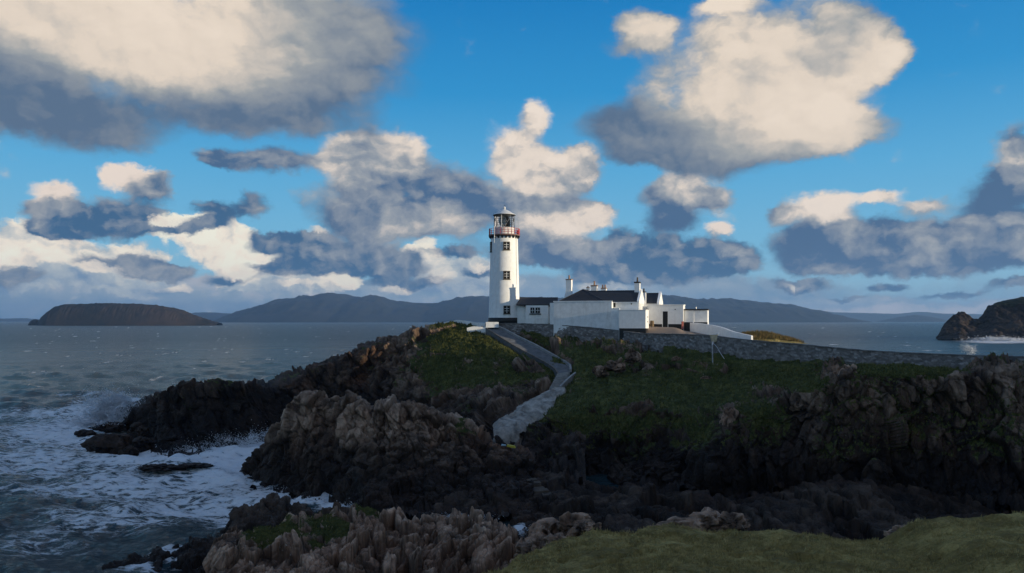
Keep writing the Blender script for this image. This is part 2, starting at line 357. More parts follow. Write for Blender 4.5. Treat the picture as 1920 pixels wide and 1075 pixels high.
def rock_material(name, tone=1.0, wet=(1.0, 4.0), grass_tint=((0.052,0.062,0.018), (0.165,0.150,0.046)), warm=1.0):
    m, b, p = material(name)
    geo = b.node('ShaderNodeNewGeometry'); pos = geo.outputs['Position']
    A = lambda n: (lambda k: (setattr(k, 'attribute_name', n), k.outputs['Fac'])[1])(b.node('ShaderNodeAttribute'))
    cell, crack, grass = A('cell'), A('crack'), A('grass')
    n1 = b.noise(pos, 0.12, 4, 0.6); n2 = b.noise(b.v('MULTIPLY', pos, (1, 1, 0.3)), 0.6, 7, 0.62); n3 = b.noise(pos, 6.0, 4, 0.65)
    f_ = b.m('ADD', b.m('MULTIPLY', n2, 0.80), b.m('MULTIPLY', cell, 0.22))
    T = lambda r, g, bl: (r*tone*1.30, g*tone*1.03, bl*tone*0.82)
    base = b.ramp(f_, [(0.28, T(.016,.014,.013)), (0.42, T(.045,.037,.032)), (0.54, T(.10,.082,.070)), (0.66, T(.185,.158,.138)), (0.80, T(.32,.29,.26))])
    rust = b.m('MULTIPLY', b.mr(n1, 0.48, 0.66), 0.55*warm)
    base = b.mix(rust, base, b.mix(b.mr(n2, .35, .65), T(.03,.016,.010), T(.15,.085,.055)))
    lich = b.m('MULTIPLY', b.mr(n3, 0.60, 0.70), b.mr(b.noise(pos, 0.35, 3, 0.5), 0.50, 0.62))
    base = b.mix(b.m('MULTIPLY', lich, 0.7), base, (0.34*tone, 0.32*tone, 0.27*tone))
    base = b.mix(b.m('MULTIPLY', crack, 0.8), base, (0.012, 0.010, 0.009))         # soil and weed in the joints
    z = b.sep(pos)[2]
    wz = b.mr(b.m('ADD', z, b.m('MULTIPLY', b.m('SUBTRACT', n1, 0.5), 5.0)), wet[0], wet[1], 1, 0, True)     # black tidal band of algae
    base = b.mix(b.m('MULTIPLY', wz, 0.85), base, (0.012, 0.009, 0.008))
    gn = b.noise(pos, 0.5, 5, 0.65); gf = b.noise(pos, 7.0, 4, 0.7)
    gcol = b.ramp(b.m('ADD', b.m('MULTIPLY', gn, 0.7), b.m('MULTIPLY', gf, 0.3)), [(0.34, tuple(c*0.45 for c in grass_tint[0])), (0.5, grass_tint[0]), (0.68, grass_tint[1])])
    gm = b.mr(b.m('ADD', grass, b.m('ADD', b.m('MULTIPLY', b.m('SUBTRACT', b.noise(pos, 1.6, 5, 0.7), 0.5), 1.0), b.m('MULTIPLY', b.m('SUBTRACT', b.noise(pos, 0.22, 5, 0.7), 0.5), 2.0))), 0.42, 0.58, 0, 1, True)
    b.put(p.inputs['Base Color'], b.mix(gm, base, gcol))
    b.put(p.inputs['Roughness'], b.m('SUBTRACT', b.m('ADD', 0.8, b.m('MULTIPLY', gm, 0.15)), b.m('MULTIPLY', wz, 0.22)))
    p.inputs['Specular IOR Level'].default_value = 0.16
    hh = b.m('ADD', b.noise(b.v('MULTIPLY', pos, (1, 1, 0.3)), 2.6, 7, 0.72), b.m('MULTIPLY', b.mr(b.vor(b.v('MULTIPLY', pos, (1,1,.5)), 1.7, 'DISTANCE_TO_EDGE'), 0, .12), 0.35))
    bump(b, p, hh, 0.9, 0.22)
    return m

# ================================================================ terrain sheets
BUILT = [((902,613),(926,610)),((938,636),(972,630)),((966,653),(1006,646)),((1000,671),(1038,664)),((1026,686),(1062,678)),((1038,700),(1070,688)),((1040,722),(1072,704)),((1030,735),(1064,735)),((990,748),(1060,756)),((962,764),(1054,776)),((936,778),(1010,790)),((920,790),(985,812)),((925,830),(975,835))]
def clearing(P):
    """1 where the ground was cut back for the path, the steps and the apron"""
    X = CX+F*P[:,0]/P[:,1]; Y = HY-F*(P[:,2]-EYE)/P[:,1]; m = np.zeros(len(P)); ok = (X > 880) & (X < 1100) & (Y > 595) & (Y < 860) & (P[:,1] > 95)
    for i in range(len(BUILT)-1):
        for t in np.linspace(0, 1, 6):
            a = np.array(BUILT[i][0])*(1-t)+np.array(BUILT[i+1][0])*t; b = np.array(BUILT[i][1])*(1-t)+np.array(BUILT[i+1][1])*t
            c = (a+b)/2; r = np.linalg.norm(b-a)/2+5; d = b-a; l = np.linalg.norm(d); u = d/l
            q0 = (X-c[0])*u[0]+(Y-c[1])*u[1]; q1 = -(X-c[0])*u[1]+(Y-c[1])*u[0]
            m = np.maximum(m, np.clip(1.35-np.sqrt((q0/r)**2+(q1/9)**2), 0, 1)*ok)
    return sstep(m, 0.0, 0.5)
def resample(row, n):
    row = [np.array(PT(*r)) if len(r) == 3 else np.array(r[:3]) for r in row]
    row = np.array(row); s = np.concatenate([[0], np.cumsum(np.linalg.norm(np.diff(row[:, [0, 2]], axis=0), axis=1)+0.15*np.abs(np.diff(row[:,1])))])
    t = np.linspace(0, s[-1], n)
    return np.stack([np.interp(t, s, row[:,k]) for k in range(3)], 1)
def resample_px(row, n, x0, x1):
    """resample a row of (px, py, D) evenly in px, so that rows stay lined up"""
    a = np.array([r[:3] for r in row], float); a = a[np.argsort(a[:,0], kind='stable')]
    t = np.linspace(max(x0, a[0,0]), min(x1, a[-1,0]), n)
    py = np.interp(t, a[:,0], a[:,1]); D = np.interp(t, a[:,0], a[:,2])
    return np.stack([(t-CX)/F*D, D, EYE-(py-HY)/F*D], 1)
def catmull(rows, counts):
    R = np.array(rows); out = []
    for i in range(len(R)-1):
        p0, p1, p2, p3 = R[max(i-1, 0)], R[i], R[i+1], R[min(i+2, len(R)-1)]
        for k in range(counts[i]):
            t = k/counts[i]
            h = 0.5*(2*p1+(p2-p0)*t+(2*p0-5*p1+4*p2-p3)*t*t+(3*p1-p0-3*p2+p3)*t**3)
            out.append(0.55*h+0.45*((1-t)*p1+t*p2))
    out.append(R[-1]); return np.array(out)
def grid_faces(nr, nc, flip=False):
    i = np.arange((nr-1)*(nc-1)); r = i//(nc-1); c = i % (nc-1); a = r*nc+c
    f = np.stack([a, a+nc, a+nc+1, a+1], 1) if not flip else np.stack([a, a+1, a+nc+1, a+nc], 1)
    return f
def grid_normals(G):
    du = np.gradient(G, axis=1); dv = np.gradient(G, axis=0); n = np.cross(dv, du)
    l = np.linalg.norm(n, axis=2, keepdims=True)+1e-9; return n/l
def rockify(G, layers, seed, amp_mask=None, up=0.0, stretch=(1, 1, 0.45), tilt=0.35, fb=(0.5, 0.15)):
    """break a smooth sheet into jointed, facetted rock; returns new grid and cell / crack values"""
    nr, nc, _ = G.shape; N = grid_normals(G).reshape(-1, 3); P = G.reshape(-1, 3).copy()
    warp = np.stack([fbm(P, 0.12, 4, seed+5+k) for k in range(3)], 1)
    rg_ = 1-np.abs(fbm((P+warp*1.5)*np.array([1,1,.28])+P[:,2:3]*np.array([[tilt,.1,0]]), 0.55, 4, seed+21, .6))*2
    disp = fbm(P*np.array([1,1,.35]), fb[1], 5, seed+9)*fb[0]+0.35*rg_*min(1, layers[0][0]/4); cell = np.zeros(len(P)); crack = np.zeros(len(P)); key0 = None
    for li, (size, amp, crk, tiltk, zs) in enumerate(layers):
        Q = P+warp*(size*0.35+0.35)
        Q = np.stack([Q[:,0]+tilt*Q[:,2], Q[:,1]+0.2*Q[:,2], Q[:,2]], 1)*np.array((stretch[0], stretch[1], zs))/size
        d1, d2, cid, off, key = worley(Q, seed+31*li)
        rd = np.stack([(cid*7.13) % 1-0.5, (cid*13.7) % 1-0.5, (cid*29.1) % 1-0.5], 1)
        e = d2-d1; c = np.exp(-(e/0.055)**2)
        disp += amp*((cid-0.5)*1.5+tiltk*(off*rd).sum(1)*2.8) - crk*0.6*c
        crack = np.maximum(crack, c*(0.5, 0.65, 0.3)[li]); cell += (cid-0.5)*(1.0 if li == 0 else 0.5)
        if li == 0: key0 = key
    m = 1.0 if amp_mask is None else amp_mask.reshape(-1)
    pm = clearing(P); m = m*(1-pm)
    if up: N = N+np.array([0, 0, up]); N /= np.linalg.norm(N, axis=1, keepdims=True)
    P += N*(disp*m)[:,None]; P[:,1] += 1.6*pm; P[:,2] -= 0.5*pm
    return P.reshape(nr, nc, 3), np.clip(cell+0.5, 0, 1), crack, key0
def sheet(name, rows, counts, nc, x0, x1, mat, layers, seed, grassfn=None, kind='structure', label=None, cat=None, ends=0, ledge=0, cellfn=None, **kw):
    G = catmull([resample_px(r, nc, x0, x1) for r in rows], counts)
    G0 = G.copy()
    N = grid_normals(G); 
    gm = np.zeros(G.shape[:2]) if grassfn is None else grassfn(G, N)
    am = 1-0.80*sstep(gm, 0.35, 0.75)
    G, cell, crack, key = rockify(G, layers, seed, am, **kw)
    N2 = grid_normals(G); slope = np.abs(N2[...,2])
    g = gm*sstep(slope, 0.08, 0.42)+0.3*(gm-0.5)*(gm > 0.5)
    g = np.maximum(g, ledge*1.3*sstep(slope, .50, .80)*sstep(G[...,2], 3.5, 6.5)*sstep(fbm(G.reshape(-1,3), .12, 3, seed+40).reshape(g.shape), -.25, .15))
    G[...,2] += (fbm(G.reshape(-1,3), 0.9, 4, seed+77)*0.45).reshape(G.shape[:2])*sstep(gm, 0.3, 0.7)
    crack = crack*(1-sstep(gm, 0.4, 0.7).ravel())
    if cellfn is not None: cell = np.clip(cell+cellfn(G).ravel(), -1, 1.6)
    o = mesh_obj(name, G.reshape(-1,3), grid_faces(*G.shape[:2]), mat, None, False, {'cell': cell, 'crack': crack, 'grass': g.ravel()}, recentre=False)
    tag(o, label, cat, kind=kind); return o, G, g
def pxof(G):
    return CX+F*G[...,0]/G[...,1], HY-F*(G[...,2]-EYE)/G[...,1]
def patch(G, lst):
    """soft patches on the ground: (px, py, rx, ry, weight) are converted to where they lie on the sheet"""
    X, Y = pxof(G); m = np.zeros(X.shape)
    for px, py, rx, ry, w in lst:
        m = np.maximum(m, w*np.clip(1.25-np.sqrt(((X-px)/rx)**2+((Y-py)/ry)**2), 0, 1))
    return m

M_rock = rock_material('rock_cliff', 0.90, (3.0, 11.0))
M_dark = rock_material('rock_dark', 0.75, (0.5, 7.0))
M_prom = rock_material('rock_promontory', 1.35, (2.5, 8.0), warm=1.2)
M_pale = rock_material('rock_pale', 1.55, (-3.0, 1.0))

# ---- headland under the lighthouse
def g_head(G, N):
    return patch(G, [(860,640,90,50,1.0), (930,650,80,45,1.0), (1000,680,90,55,.9), (830,690,75,60,.9), (960,700,70,45,.75), (1040,640,120,40,1.1), (890,700,80,45,.8), (1060,600,60,60,1), (780,640,40,16,.5), (980,610,160,24,1.1), (760,700,30,60,.35)])
head_rows = [
  [(225,760,170),(500,720,180),(700,640,190),(800,640,195),(900,640,195),(1100,640,195)],
  [(236,800,146),(262,780,145),(300,748,142),(330,738,141),(380,736,141),(440,730,142),(480,726,144),(505,742,148),(545,726,151),(600,698,155),(700,656,160),(780,620,160),(850,612,161),(960,618,158),(1100,628,156)],
  [(240,790,138.5),(262,772,137),(282,752,135),(300,738,133.5),(330,731,132.5),(380,727,132.5),(440,722,134),(470,715,137),(505,734,141),(545,718,143),(600,690,146),(640,678,148),(690,655,149),(740,640,150),(780,622,150),(820,613,150),(858,608,150),(900,613,149),(935,615,148.4),(1000,624,145.8),(1060,634,143.3),(1100,640,141.6)],
  [(243,803,137.5),(300,765,132),(380,752,131),(460,748,134.5),(520,765,139),(600,725,144),(680,690,146),(740,675,145),(800,650,144),(860,640,143),(940,640,141),(1000,650,139),(1060,670,136),(1100,680,134)],
  [(246,815,136.5),(300,800,130.5),(380,795,129),(460,790,132.5),(520,795,137.5),(600,770,142),(680,735,143),(740,720,140),(800,705,138),(860,700,135),(940,695,131.5),(1000,710,127),(1060,722,122.5),(1100,740,120)],
  [(247,820,135.7),(290,822,130),(320,832,127.5),(380,830,127.5),(460,815,131.5),(500,812,135.5),(600,800,139),(700,780,138),(760,775,134),(820,775,129),(870,775,121),(900,776,118),(940,772,115),(1000,785,111),(1060,795,109),(1100,805,107)],
  [(248,824,134.6),(280,833,130),(320,842,125.5),(360,842,125),(410,836,127.5),(450,832,129.5),(500,822,135.5),(600,824,135),(700,830,131),(780,832,127),(840,830,121),(900,820,113),(1000,850,104),(1060,870,100),(1100,880,98)],
  [(252,860,124),(300,870,119),(400,868,120),(500,850,128),(600,850,128),(700,860,122),(800,870,115),(900,900,100),(1000,930,94),(1100,930,92)]]
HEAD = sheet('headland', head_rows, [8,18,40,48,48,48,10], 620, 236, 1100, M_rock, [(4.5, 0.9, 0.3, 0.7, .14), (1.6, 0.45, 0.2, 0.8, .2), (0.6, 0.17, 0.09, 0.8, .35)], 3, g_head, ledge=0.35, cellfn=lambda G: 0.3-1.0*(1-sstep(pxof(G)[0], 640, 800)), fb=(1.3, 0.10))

# ---- middle promontory running into the inlet
def g_prom(G, N): return patch(G, [(900,800,60,20,.5), (960,800,50,20,.6)])
prom_rows = [
  [(440,905,112),(520,900,116),(600,880,118),(700,880,118),(800,880,118),(1000,890,116)],
  [(446,900,105.5),(500,858,107),(545,808,107),(600,788,107),(700,798,105),(800,798,105),(1000,860,104)],
  [(450,893,103),(475,874,102.3),(505,828,101),(530,787,100),(552,759,99),(575,748,98.5),(600,760,98),(630,745,96.5),(660,742,95.5),(700,772,94.5),(760,752,94.5),(790,762,95),(850,790,95),(900,815,95.5),(960,842,95.5),(1000,872,94)],
  [(452,895,102.4),(500,868,100),(550,806,97.5),(600,800,96.3),(650,795,94),(720,815,92.5),(780,805,92.5),(850,830,92.5),(920,860,92.5),(1000,895,91.5)],
  [(454,897,102),(500,890,98.8),(560,860,95.5),(620,862,93),(700,885,89),(780,870,89),(850,890,88.5),(920,905,88.5),(1000,920,87)],
  [(456,900,101.3),(500,910,97.6),(560,918,94.2),(600,926,92),(640,945,87.2),(680,961,83.2),(720,962,82.6),(780,955,84),(850,960,83),(920,965,82),(1000,965,81)],
  [(458,915,97),(500,922,94),(560,932,91),(600,942,88),(640,958,84.5),(680,975,80.6),(720,980,79),(780,980,79),(850,985,77.5),(920,990,77),(1000,985,77)]]
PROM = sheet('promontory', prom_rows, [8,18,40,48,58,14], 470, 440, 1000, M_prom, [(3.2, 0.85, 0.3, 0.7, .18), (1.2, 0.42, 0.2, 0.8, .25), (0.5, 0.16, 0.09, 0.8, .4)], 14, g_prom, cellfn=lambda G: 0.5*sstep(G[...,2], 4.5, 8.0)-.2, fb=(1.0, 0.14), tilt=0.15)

# ---- main cliff with the grass slope above it
def g_cliff(G, N):
    return patch(G, [(1100,690,110,50,1.1), (1150,730,120,50,1.1), (1300,730,150,55,1.2), (1450,690,110,45,1.2), (1500,715,70,30,1.1), (1420,770,60,22,1.0), (1640,690,70,22,1.1), (1740,695,110,20,1.1),
                     (1850,690,40,14,.6), (1060,760,70,40,1.0), (1050,830,50,50,.8), (1180,800,130,40,.9), (1290,810,90,50,.8), (1080,800,60,60,.9), (1430,800,60,40,.7), (1720,810,60,50,.55), (1600,850,90,25,.6), (1700,800,40,30,.6), (1150,840,60,60,.4), (1460,670,600,22,1.0)])
cliff_rows = [
  [(930,680,150),(1040,640,145),(1140,640,140),(1200,645,136),(1330,650,127),(1480,660,122),(1600,668,117),(1750,680,112),(1840,690,106),(1920,690,104),(2050,690,100),(2300,690,96)],
  [(935,740,128),(1000,682,131),(1060,668,133),(1140,655,132),(1200,662,129),(1330,688,121),(1480,688,115),(1600,690,110),(1750,697,105),(1840,703,101),(1900,698,98),(1960,694,96),(2050,692,94),(2300,685,90)],
  [(938,800,118),(1000,740,122),(1060,712,124),(1150,700,124),(1250,710,120),(1350,728,113),(1480,712,108),(1540,704,104),(1600,688,101),(1680,688,99),(1750,696,97),(1830,700,95),(1900,694,93),(2050,688,90),(2300,675,86)],
  [(940,838,109),(995,797,111),(1050,774,108),(1150,764,105),(1250,772,101),(1320,790,97),(1345,802,94),(1370,776,94.5),(1440,768,93.5),(1480,752,92.5),(1510,735,91.5),(1560,705,90),(1620,702,89),(1750,704,88),(1840,712,87),(1920,706,86),(2100,695,82),(2300,685,78)],
  [(940,868,104),(1050,830,105),(1200,835,100.5),(1280,845,98),(1340,880,89.5),(1358,878,89.5),(1385,830,92.2),(1440,825,91.5),(1510,800,89.5),(1560,780,88.2),(1640,780,86),(1700,780,87.5),(1850,780,85.5),(2000,780,82.5),(2300,780,75)],
  [(940,900,98.5),(1050,880,101),(1200,885,97.5),(1280,890,95.5),(1345,910,90),(1440,880,90),(1510,865,88.2),(1560,860,86.8),(1640,860,84.3),(1700,860,86),(1850,860,83.5),(2000,860,80.5),(2300,860,73)],
  [(940,918,94.5),(1050,908,97.7),(1200,912,96),(1280,918,94),(1345,922,91.5),(1440,925,90),(1510,930,88.5),(1560,938,87),(1640,948,84),(1700,945,85),(1850,958,82),(2000,970,79),(2300,1000,72)],
  [(940,930,92),(1050,925,93.5),(1200,928,92),(1400,935,89),(1600,955,84),(1800,970,81),(2000,985,77),(2300,1020,70)]]
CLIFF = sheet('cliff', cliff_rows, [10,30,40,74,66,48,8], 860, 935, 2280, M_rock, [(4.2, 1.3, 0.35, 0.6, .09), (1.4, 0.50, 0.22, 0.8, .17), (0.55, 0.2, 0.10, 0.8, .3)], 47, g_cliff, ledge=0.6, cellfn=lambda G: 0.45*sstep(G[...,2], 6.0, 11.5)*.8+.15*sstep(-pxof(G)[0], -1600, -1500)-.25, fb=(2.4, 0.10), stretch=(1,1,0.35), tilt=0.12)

# ---- gully floor of worn slabs
gully_rows = [
  [(800,935,99),(1000,905,102),(1200,908,101),(1500,925,95),(1900,950,88)],
  [(820,975,80.5),(880,955,82.5),(960,945,84),(1040,930,87),(1100,930,87),(1200,935,86),(1350,945,84),(1500,930,84),(1620,905,82),(1720,930,80),(1900,985,76)],
  [(830,1010,76),(900,1000,76),(1000,1000,75),(1100,1005,71),(1200,1000,68),(1400,1012,66),(1600,1030,64),(1900,1060,60)],
  [(830,1080,66),(900,1080,64),(1000,1080,62),(1200,1080,60),(1500,1100,58),(1900,1120,55)]]
M_slab = rock_material('rock_worn', 0.30, (-6.0, -2.0), warm=1.6)
GULLY = sheet('gully_floor', gully_rows, [24,56,16], 360, 800, 1900, M_slab, [(5.0, .9, 0.5, 1.0, 1.0), (1.8, 0.4, 0.25, 1.0, .8), (.7, .14, .1, .8, .8)], 81, None, fb=(0.9, 0.12), stretch=(1,0.7,1.2), tilt=0.8)

# ---- dark foreground rock on the left of the outcrop
fg_rows = [
  [(180,1150,75),(300,1120,78),(430,1060,80),(520,1010,80),(620,1020,76),(700,1030,74)],
  [(190,1085,66),(230,1064,67),(280,1036,68),(340,1020,69),(400,1008,70),(425,990,71),(445,962,72),(480,944,72),(520,938,72),(560,944,71),(600,958,70),(640,972,68),(700,985,66)],
  [(192,1120,62),(300,1080,63),(400,1050,65),(450,1010,66),(520,990,67),(600,1000,65),(700,1020,62)],
  [(195,1200,56),(300,1180,56),(450,1150,56),(600,1120,56),(700,1120,56)],
  [(200,1300,50),(300,1300,50),(450,1300,50),(600,1300,50),(700,1300,50)]]
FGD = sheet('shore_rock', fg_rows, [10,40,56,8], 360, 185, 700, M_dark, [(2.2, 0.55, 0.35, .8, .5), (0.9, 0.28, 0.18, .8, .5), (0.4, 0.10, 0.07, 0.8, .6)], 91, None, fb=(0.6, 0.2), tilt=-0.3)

# ---- pale jointed outcrop in the foreground, split along its joints into single blocks
def g_out(G, N): return patch(G, [(520,1000,80,18,1.1), (620,985,60,22,1.15), (690,962,30,12,1.0), (480,1015,40,18,1.0), (590,1010,40,12,.7)])
out_rows = [
  [(380,1100,64),(440,1030,66),(520,1010,67),(600,995,67),(700,985,66),(800,1000,66),(900,1000,64),(1000,1050,58)],
  [(385,1060,57),(405,1012,58),(440,996,60),(500,996,61),(560,982,62),(600,972,63),(650,962,63),(690,955,63),(740,972,62),(780,988,61),(830,968,61),(880,972,60),(930,990,58),(970,1012,56),(1000,1040,52)],
  [(387,1080,54),(420,1030,55),(480,1020,56),(560,1010,57),(640,1000,57),(740,1005,57),(830,1000,57),(900,1010,55),(960,1035,53),(1000,1060,50)],
  [(388,1140,49),(480,1120,49),(560,1110,50),(640,1100,50),(740,1100,50),(830,1100,50),(900,1100,49),(1000,1110,46)],
  [(390,1240,43),(500,1230,43),(640,1220,43),(800,1220,43),(1000,1220,41)]]
NC = 520
G = catmull([resample_px(r, NC, 384, 1000) for r in out_rows], [10,60,92,26])
gm = g_out(G, None); am = 1-0.75*sstep(gm, 0.4, 0.8)
G, cell, crack, key = rockify(G, [(1.5, 0.95, 0.55, 0.6, .22), (0.6, 0.20, 0.12, 0.8, .3), (0.25, 0.04, 0.04, 0.8, .5)], 205, am, up=1.4, stretch=(1.35, 0.8, 0.5), tilt=-0.45, fb=(0.18, 0.25))
G[...,2] += (fbm(G.reshape(-1,3), 2.0, 3, 8)*0.12).reshape(G.shape[:2])*sstep(gm, 0.4, 0.8)
crack = crack*(1-sstep(gm, 0.4, 0.7).ravel())
M_out = rock_material('rock_pale_outcrop', 2.1, (-3.0, 1.0), warm=.6)
P3 = G.reshape(-1,3); F4 = grid_faces(*G.shape[:2]); fk = key[F4[:,0]]
outcrop = thing('rock_outcrop', tuple(P3.mean(0)), 'pale grey jointed rock outcrop with mossy grass caps at the bottom of the photo', 'rock outcrop')
keys, cnt = np.unique(fk, return_counts=True); order = np.argsort(-cnt); N2 = np.abs(grid_normals(G)[...,2]).ravel()
rest_f = []
for j, ki in enumerate(order):
    f = F4[fk == keys[ki]]
    if j >= 280 or cnt[ki] < 60: rest_f.append(f); continue
    u, inv = np.unique(f, return_inverse=True)
    mesh_obj('rock_block', P3[u], inv.reshape(f.shape), M_out, outcrop, False, {'cell': cell[u], 'crack': crack[u], 'grass': (gm.ravel()*sstep(N2, .15, .5))[u]})
if rest_f:
    f = np.concatenate(rest_f); u, inv = np.unique(f, return_inverse=True)
    tag(mesh_obj('small_stones', P3[u], inv.reshape(f.shape), M_out, outcrop, True, {'cell': cell[u], 'crack': crack[u], 'grass': (gm.ravel()*sstep(N2, .15, .5))[u]}), kind='stuff')

# ---- grass land the photograph is taken from, with an unseen hill added on the right, shaped to shade the cliffs
def axis(a, b, lo, hi, fine_, coarse):
    out = list(np.arange(lo, hi, fine_)); x = lo
    while x > a: x -= coarse*(0.4+min(1.6, (lo-x)/60)); out.insert(0, x)
    x = hi
    while x < b: x += coarse*(0.4+min(1.6, (x-hi)/60)); out.append(x)
    return np.array(out)
gx = axis(-90, 420, -8, 42, 0.17, 3.5); gy = axis(-260, 150, 28, 53, 0.15, 3.5)
GX, GY = np.meshgrid(gx, gy)
cx_ = [-30, -6, -1, 0.5, 3, 4.7, 7.5, 13.8, 18.5, 21.2, 22.4, 24.0, 26, 30, 45, 400]
cyp = [1100, 1092, 1072, 1045, 1010, 992, 990, 997, 1005, 1012, 988, 968, 963, 965, 955, 900]
cyd = [44, 41, 38, 42, 45.5, 46, 46.5, 47, 47, 46, 45.5, 45, 45, 45, 45, 45]
Yc = np.interp(GX, cx_, cyd); Zc = EYE-(np.interp(GX, cx_, cyp)-HY)*Yc/F
front = np.interp(GY, [-260, -60, -5, 2, 12, 22, 30, 37], [26, 21, 18.3, 17.6, 14.4, 11.6, 9.7, 8.6])
w = sstep(GY, 26, 1.0)if False else sstep(GY, 24, 1.0) if False else np.clip((GY-24)/(np.maximum(Yc, 30)-24), 0, 1)
zz = front*(1-w)+(Zc+0.15*np.sin(GX*0.9))*w
left = sstep(-GX, 1.0, 6.0)*sstep(GY, 5, 25); zz = zz-1.6*left
drop = sstep(GY, Yc-0.3, Yc+6.5); zz = zz*(1-drop)-4*drop
zz = np.where(GX < -35, zz*(1-sstep(-GX, 35, 75))-4*sstep(-GX, 35, 75), zz)
S_ = GX*SUN_H[0]+GY*SUN_H[1]; C_ = -GX*SUN_H[1]+GY*SUN_H[0]
hill = 60.5*(1-sstep(C_, 124.5, 140))*np.exp(-((S_-225)/75.0)**2)*(0.4+0.6*sstep(C_, -330, -150))  # out-of-view ridge, its profile set by where the shadow should end
zz = np.maximum(zz, hill-3.0*(hill < 3))
gp3 = np.stack([GX, GY, zz*0], -1).reshape(-1, 3)
tus = (fbm(gp3*np.array([1,1.6,1]), 0.55, 5, 301)*0.22+fbm(gp3*np.array([1,1.8,1]), 1.6, 4, 302, 0.6)*0.14).reshape(zz.shape)
pit = (fbm(gp3*np.array([1,2.6,1]), 0.75, 3, 305)).reshape(zz.shape)
zz += tus*1.2-0.42*sstep(pit, 0.20, 0.42)*(1-0.7*sstep(GX, 14, 20))+(fbm(gp3, 0.03, 4, 303)*6).reshape(zz.shape)*sstep(S_, 120, 200)
GG = np.stack([GX, GY, zz], -1); nz = np.abs(grid_normals(GG)[...,2])
M_turf = rock_material('turf', 1.2, (-6, -4), grass_tint=((0.21,0.155,0.050), (0.47,0.36,0.13)))
steep = sstep(nz, 0.35, 0.6)
gmask = np.where(S_ > 120, 0.9*steep, 0.62+0.4*steep)
tag(mesh_obj('grassy_land', GG.reshape(-1,3), grid_faces(*GG.shape[:2], flip=True), M_turf, None, True, {'cell': np.full(GG[...,0].size, .5), 'crack': np.zeros(GG[...,0].size), 'grass': gmask.ravel()}, recentre=False), kind='structure')

# grass blades on the turf
def blades(name, pos, h, wdt, mat, lean=0.35, seed=1, per=3, parent=None):
    r = np.random.RandomState(seed); n = len(pos)*per
    base = np.repeat(pos, per, 0)+np.stack([r.uniform(-.05,.05,n), r.uniform(-.05,.05,n), np.full(n, -.02)], 1)
    a = r.uniform(0, 2*np.pi, n); hh = h*r.uniform(.5, 1.2, n); ln = lean*r.uniform(.2, 1.2, n)*hh; b = r.uniform(0, 2*np.pi, n)
    wx = np.stack([np.cos(a), np.sin(a), 0*a], 1)*(wdt*r.uniform(.6, 1.3, n))[:,None]
    wind = np.array([0.35, 0.1, 0])
    tip = base+np.stack([np.cos(b)*ln, np.sin(b)*ln, hh], 1)+wind*hh[:,None]*0.6
    mid = base*0.5+tip*0.5+np.stack([0*a, 0*a, hh*0.12], 1)
    v = np.stack([base-wx, base+wx, mid+wx*0.7, mid-wx*0.7, tip], 1).reshape(-1, 3)
    i = np.arange(n)*5; f = [tuple(q) for q in np.stack([i, i+1, i+2, i+3], 1)]+[tuple(q) for q in np.stack([i+3, i+2, i+4], 1)]
    return mesh_obj(name, v, f, mat, parent)
def blade_mat(name, lo, hi):
    m, b, p = material(name); pos = b.node('ShaderNodeNewGeometry').outputs['Position']
    b.put(p.inputs['Base Color'], b.mix(b.mr(b.noise(pos, 1.4, 4, 0.7), .35, .65), lo, hi)); p.inputs['Roughness'].default_value = .85
    p.inputs['Specular IOR Level'].default_value = .15; return m
M_blade = blade_mat('grass_blade', (0.20,0.16,0.05), (0.50,0.39,0.16))
rs = np.random.RandomState(5)
bx_ = rs.uniform(-3, 36, 38000); by_ = rs.uniform(33, 47.5, 38000)
ix = np.searchsorted(gx, bx_)-1; iy = np.searchsorted(gy, by_)-1
ok = (gmask[iy, ix] > 0.75) & (by_ < Yc[iy, ix]+0.4)
bp = np.stack([bx_, by_, zz[iy, ix]], 1)[ok]; dens = fbm(bp*np.array([1,1.5,0]), 0.8, 3, 44); bp = bp[dens > -0.12]
tag(blades('grass', bp, 0.17, 0.012, M_blade, 0.8, 3, 3), 'short windblown tawny green grass on the near turf at bottom right', 'grass', kind='stuff')

# ================================================================ sea
r_ = [42.0]
while r_[-1] < 24000:
    r = r_[-1]; r_.append(r+max(0.36, r*r/30000*0.9))
r_ = np.array(r_)
th = np.concatenate([np.linspace(-math.pi, -0.80, 30)[:-1], np.linspace(-0.80, -0.62, 24)[:-1], np.linspace(-0.62, 0.02, 360)[:-1], np.linspace(0.02, 0.30, 50)[:-1], np.linspace(0.30, 0.62, 110)[:-1], np.linspace(0.62, math.pi, 40)])
R_, T_ = np.meshgrid(r_, th, indexing='ij'); SX = R_*np.sin(T_); SY = R_*np.cos(T_)
spacing = np.maximum(np.gradient(r_)[:,None], 0.0016*R_)
rw = np.random.RandomState(11); h = np.zeros(SX.shape)
wl = 26.0
for k in range(30):
    L_ = wl*(0.86**k); ang = math.radians(205+rw.uniform(-55, 55)); A_ = 0.019*L_**0.95*rw.uniform(.7, 1.2)
    ph = (SX*math.cos(ang)+SY*math.sin(ang))*2*math.pi/L_+rw.uniform(0, 6.28)+1.5*np.sin(SX/(L_*2.3)+k)+1.2*np.sin(SY/(L_*3.1)+2*k)
    h += A_*(1-2*np.abs(np.sin(ph/2))**0.8+0.25)*sstep(L_/np.maximum(spacing, 1e-3), 2.0, 5.0)
sp3 = np.stack([SX, SY, 0*SX], -1).reshape(-1,3)
chop = (fbm(sp3*np.array([1, 1.3, 1]), 0.16, 5, 60, 0.6)).reshape(SX.shape); h = h*(0.8+0.35*chop)+0.30*chop*sstep(6/spacing, 3, 8)
PXs = CX+F*SX/np.maximum(SY, 1); PYs = HY+F*EYE/np.maximum(SY, 1)
fo = np.zeros(SX.shape)
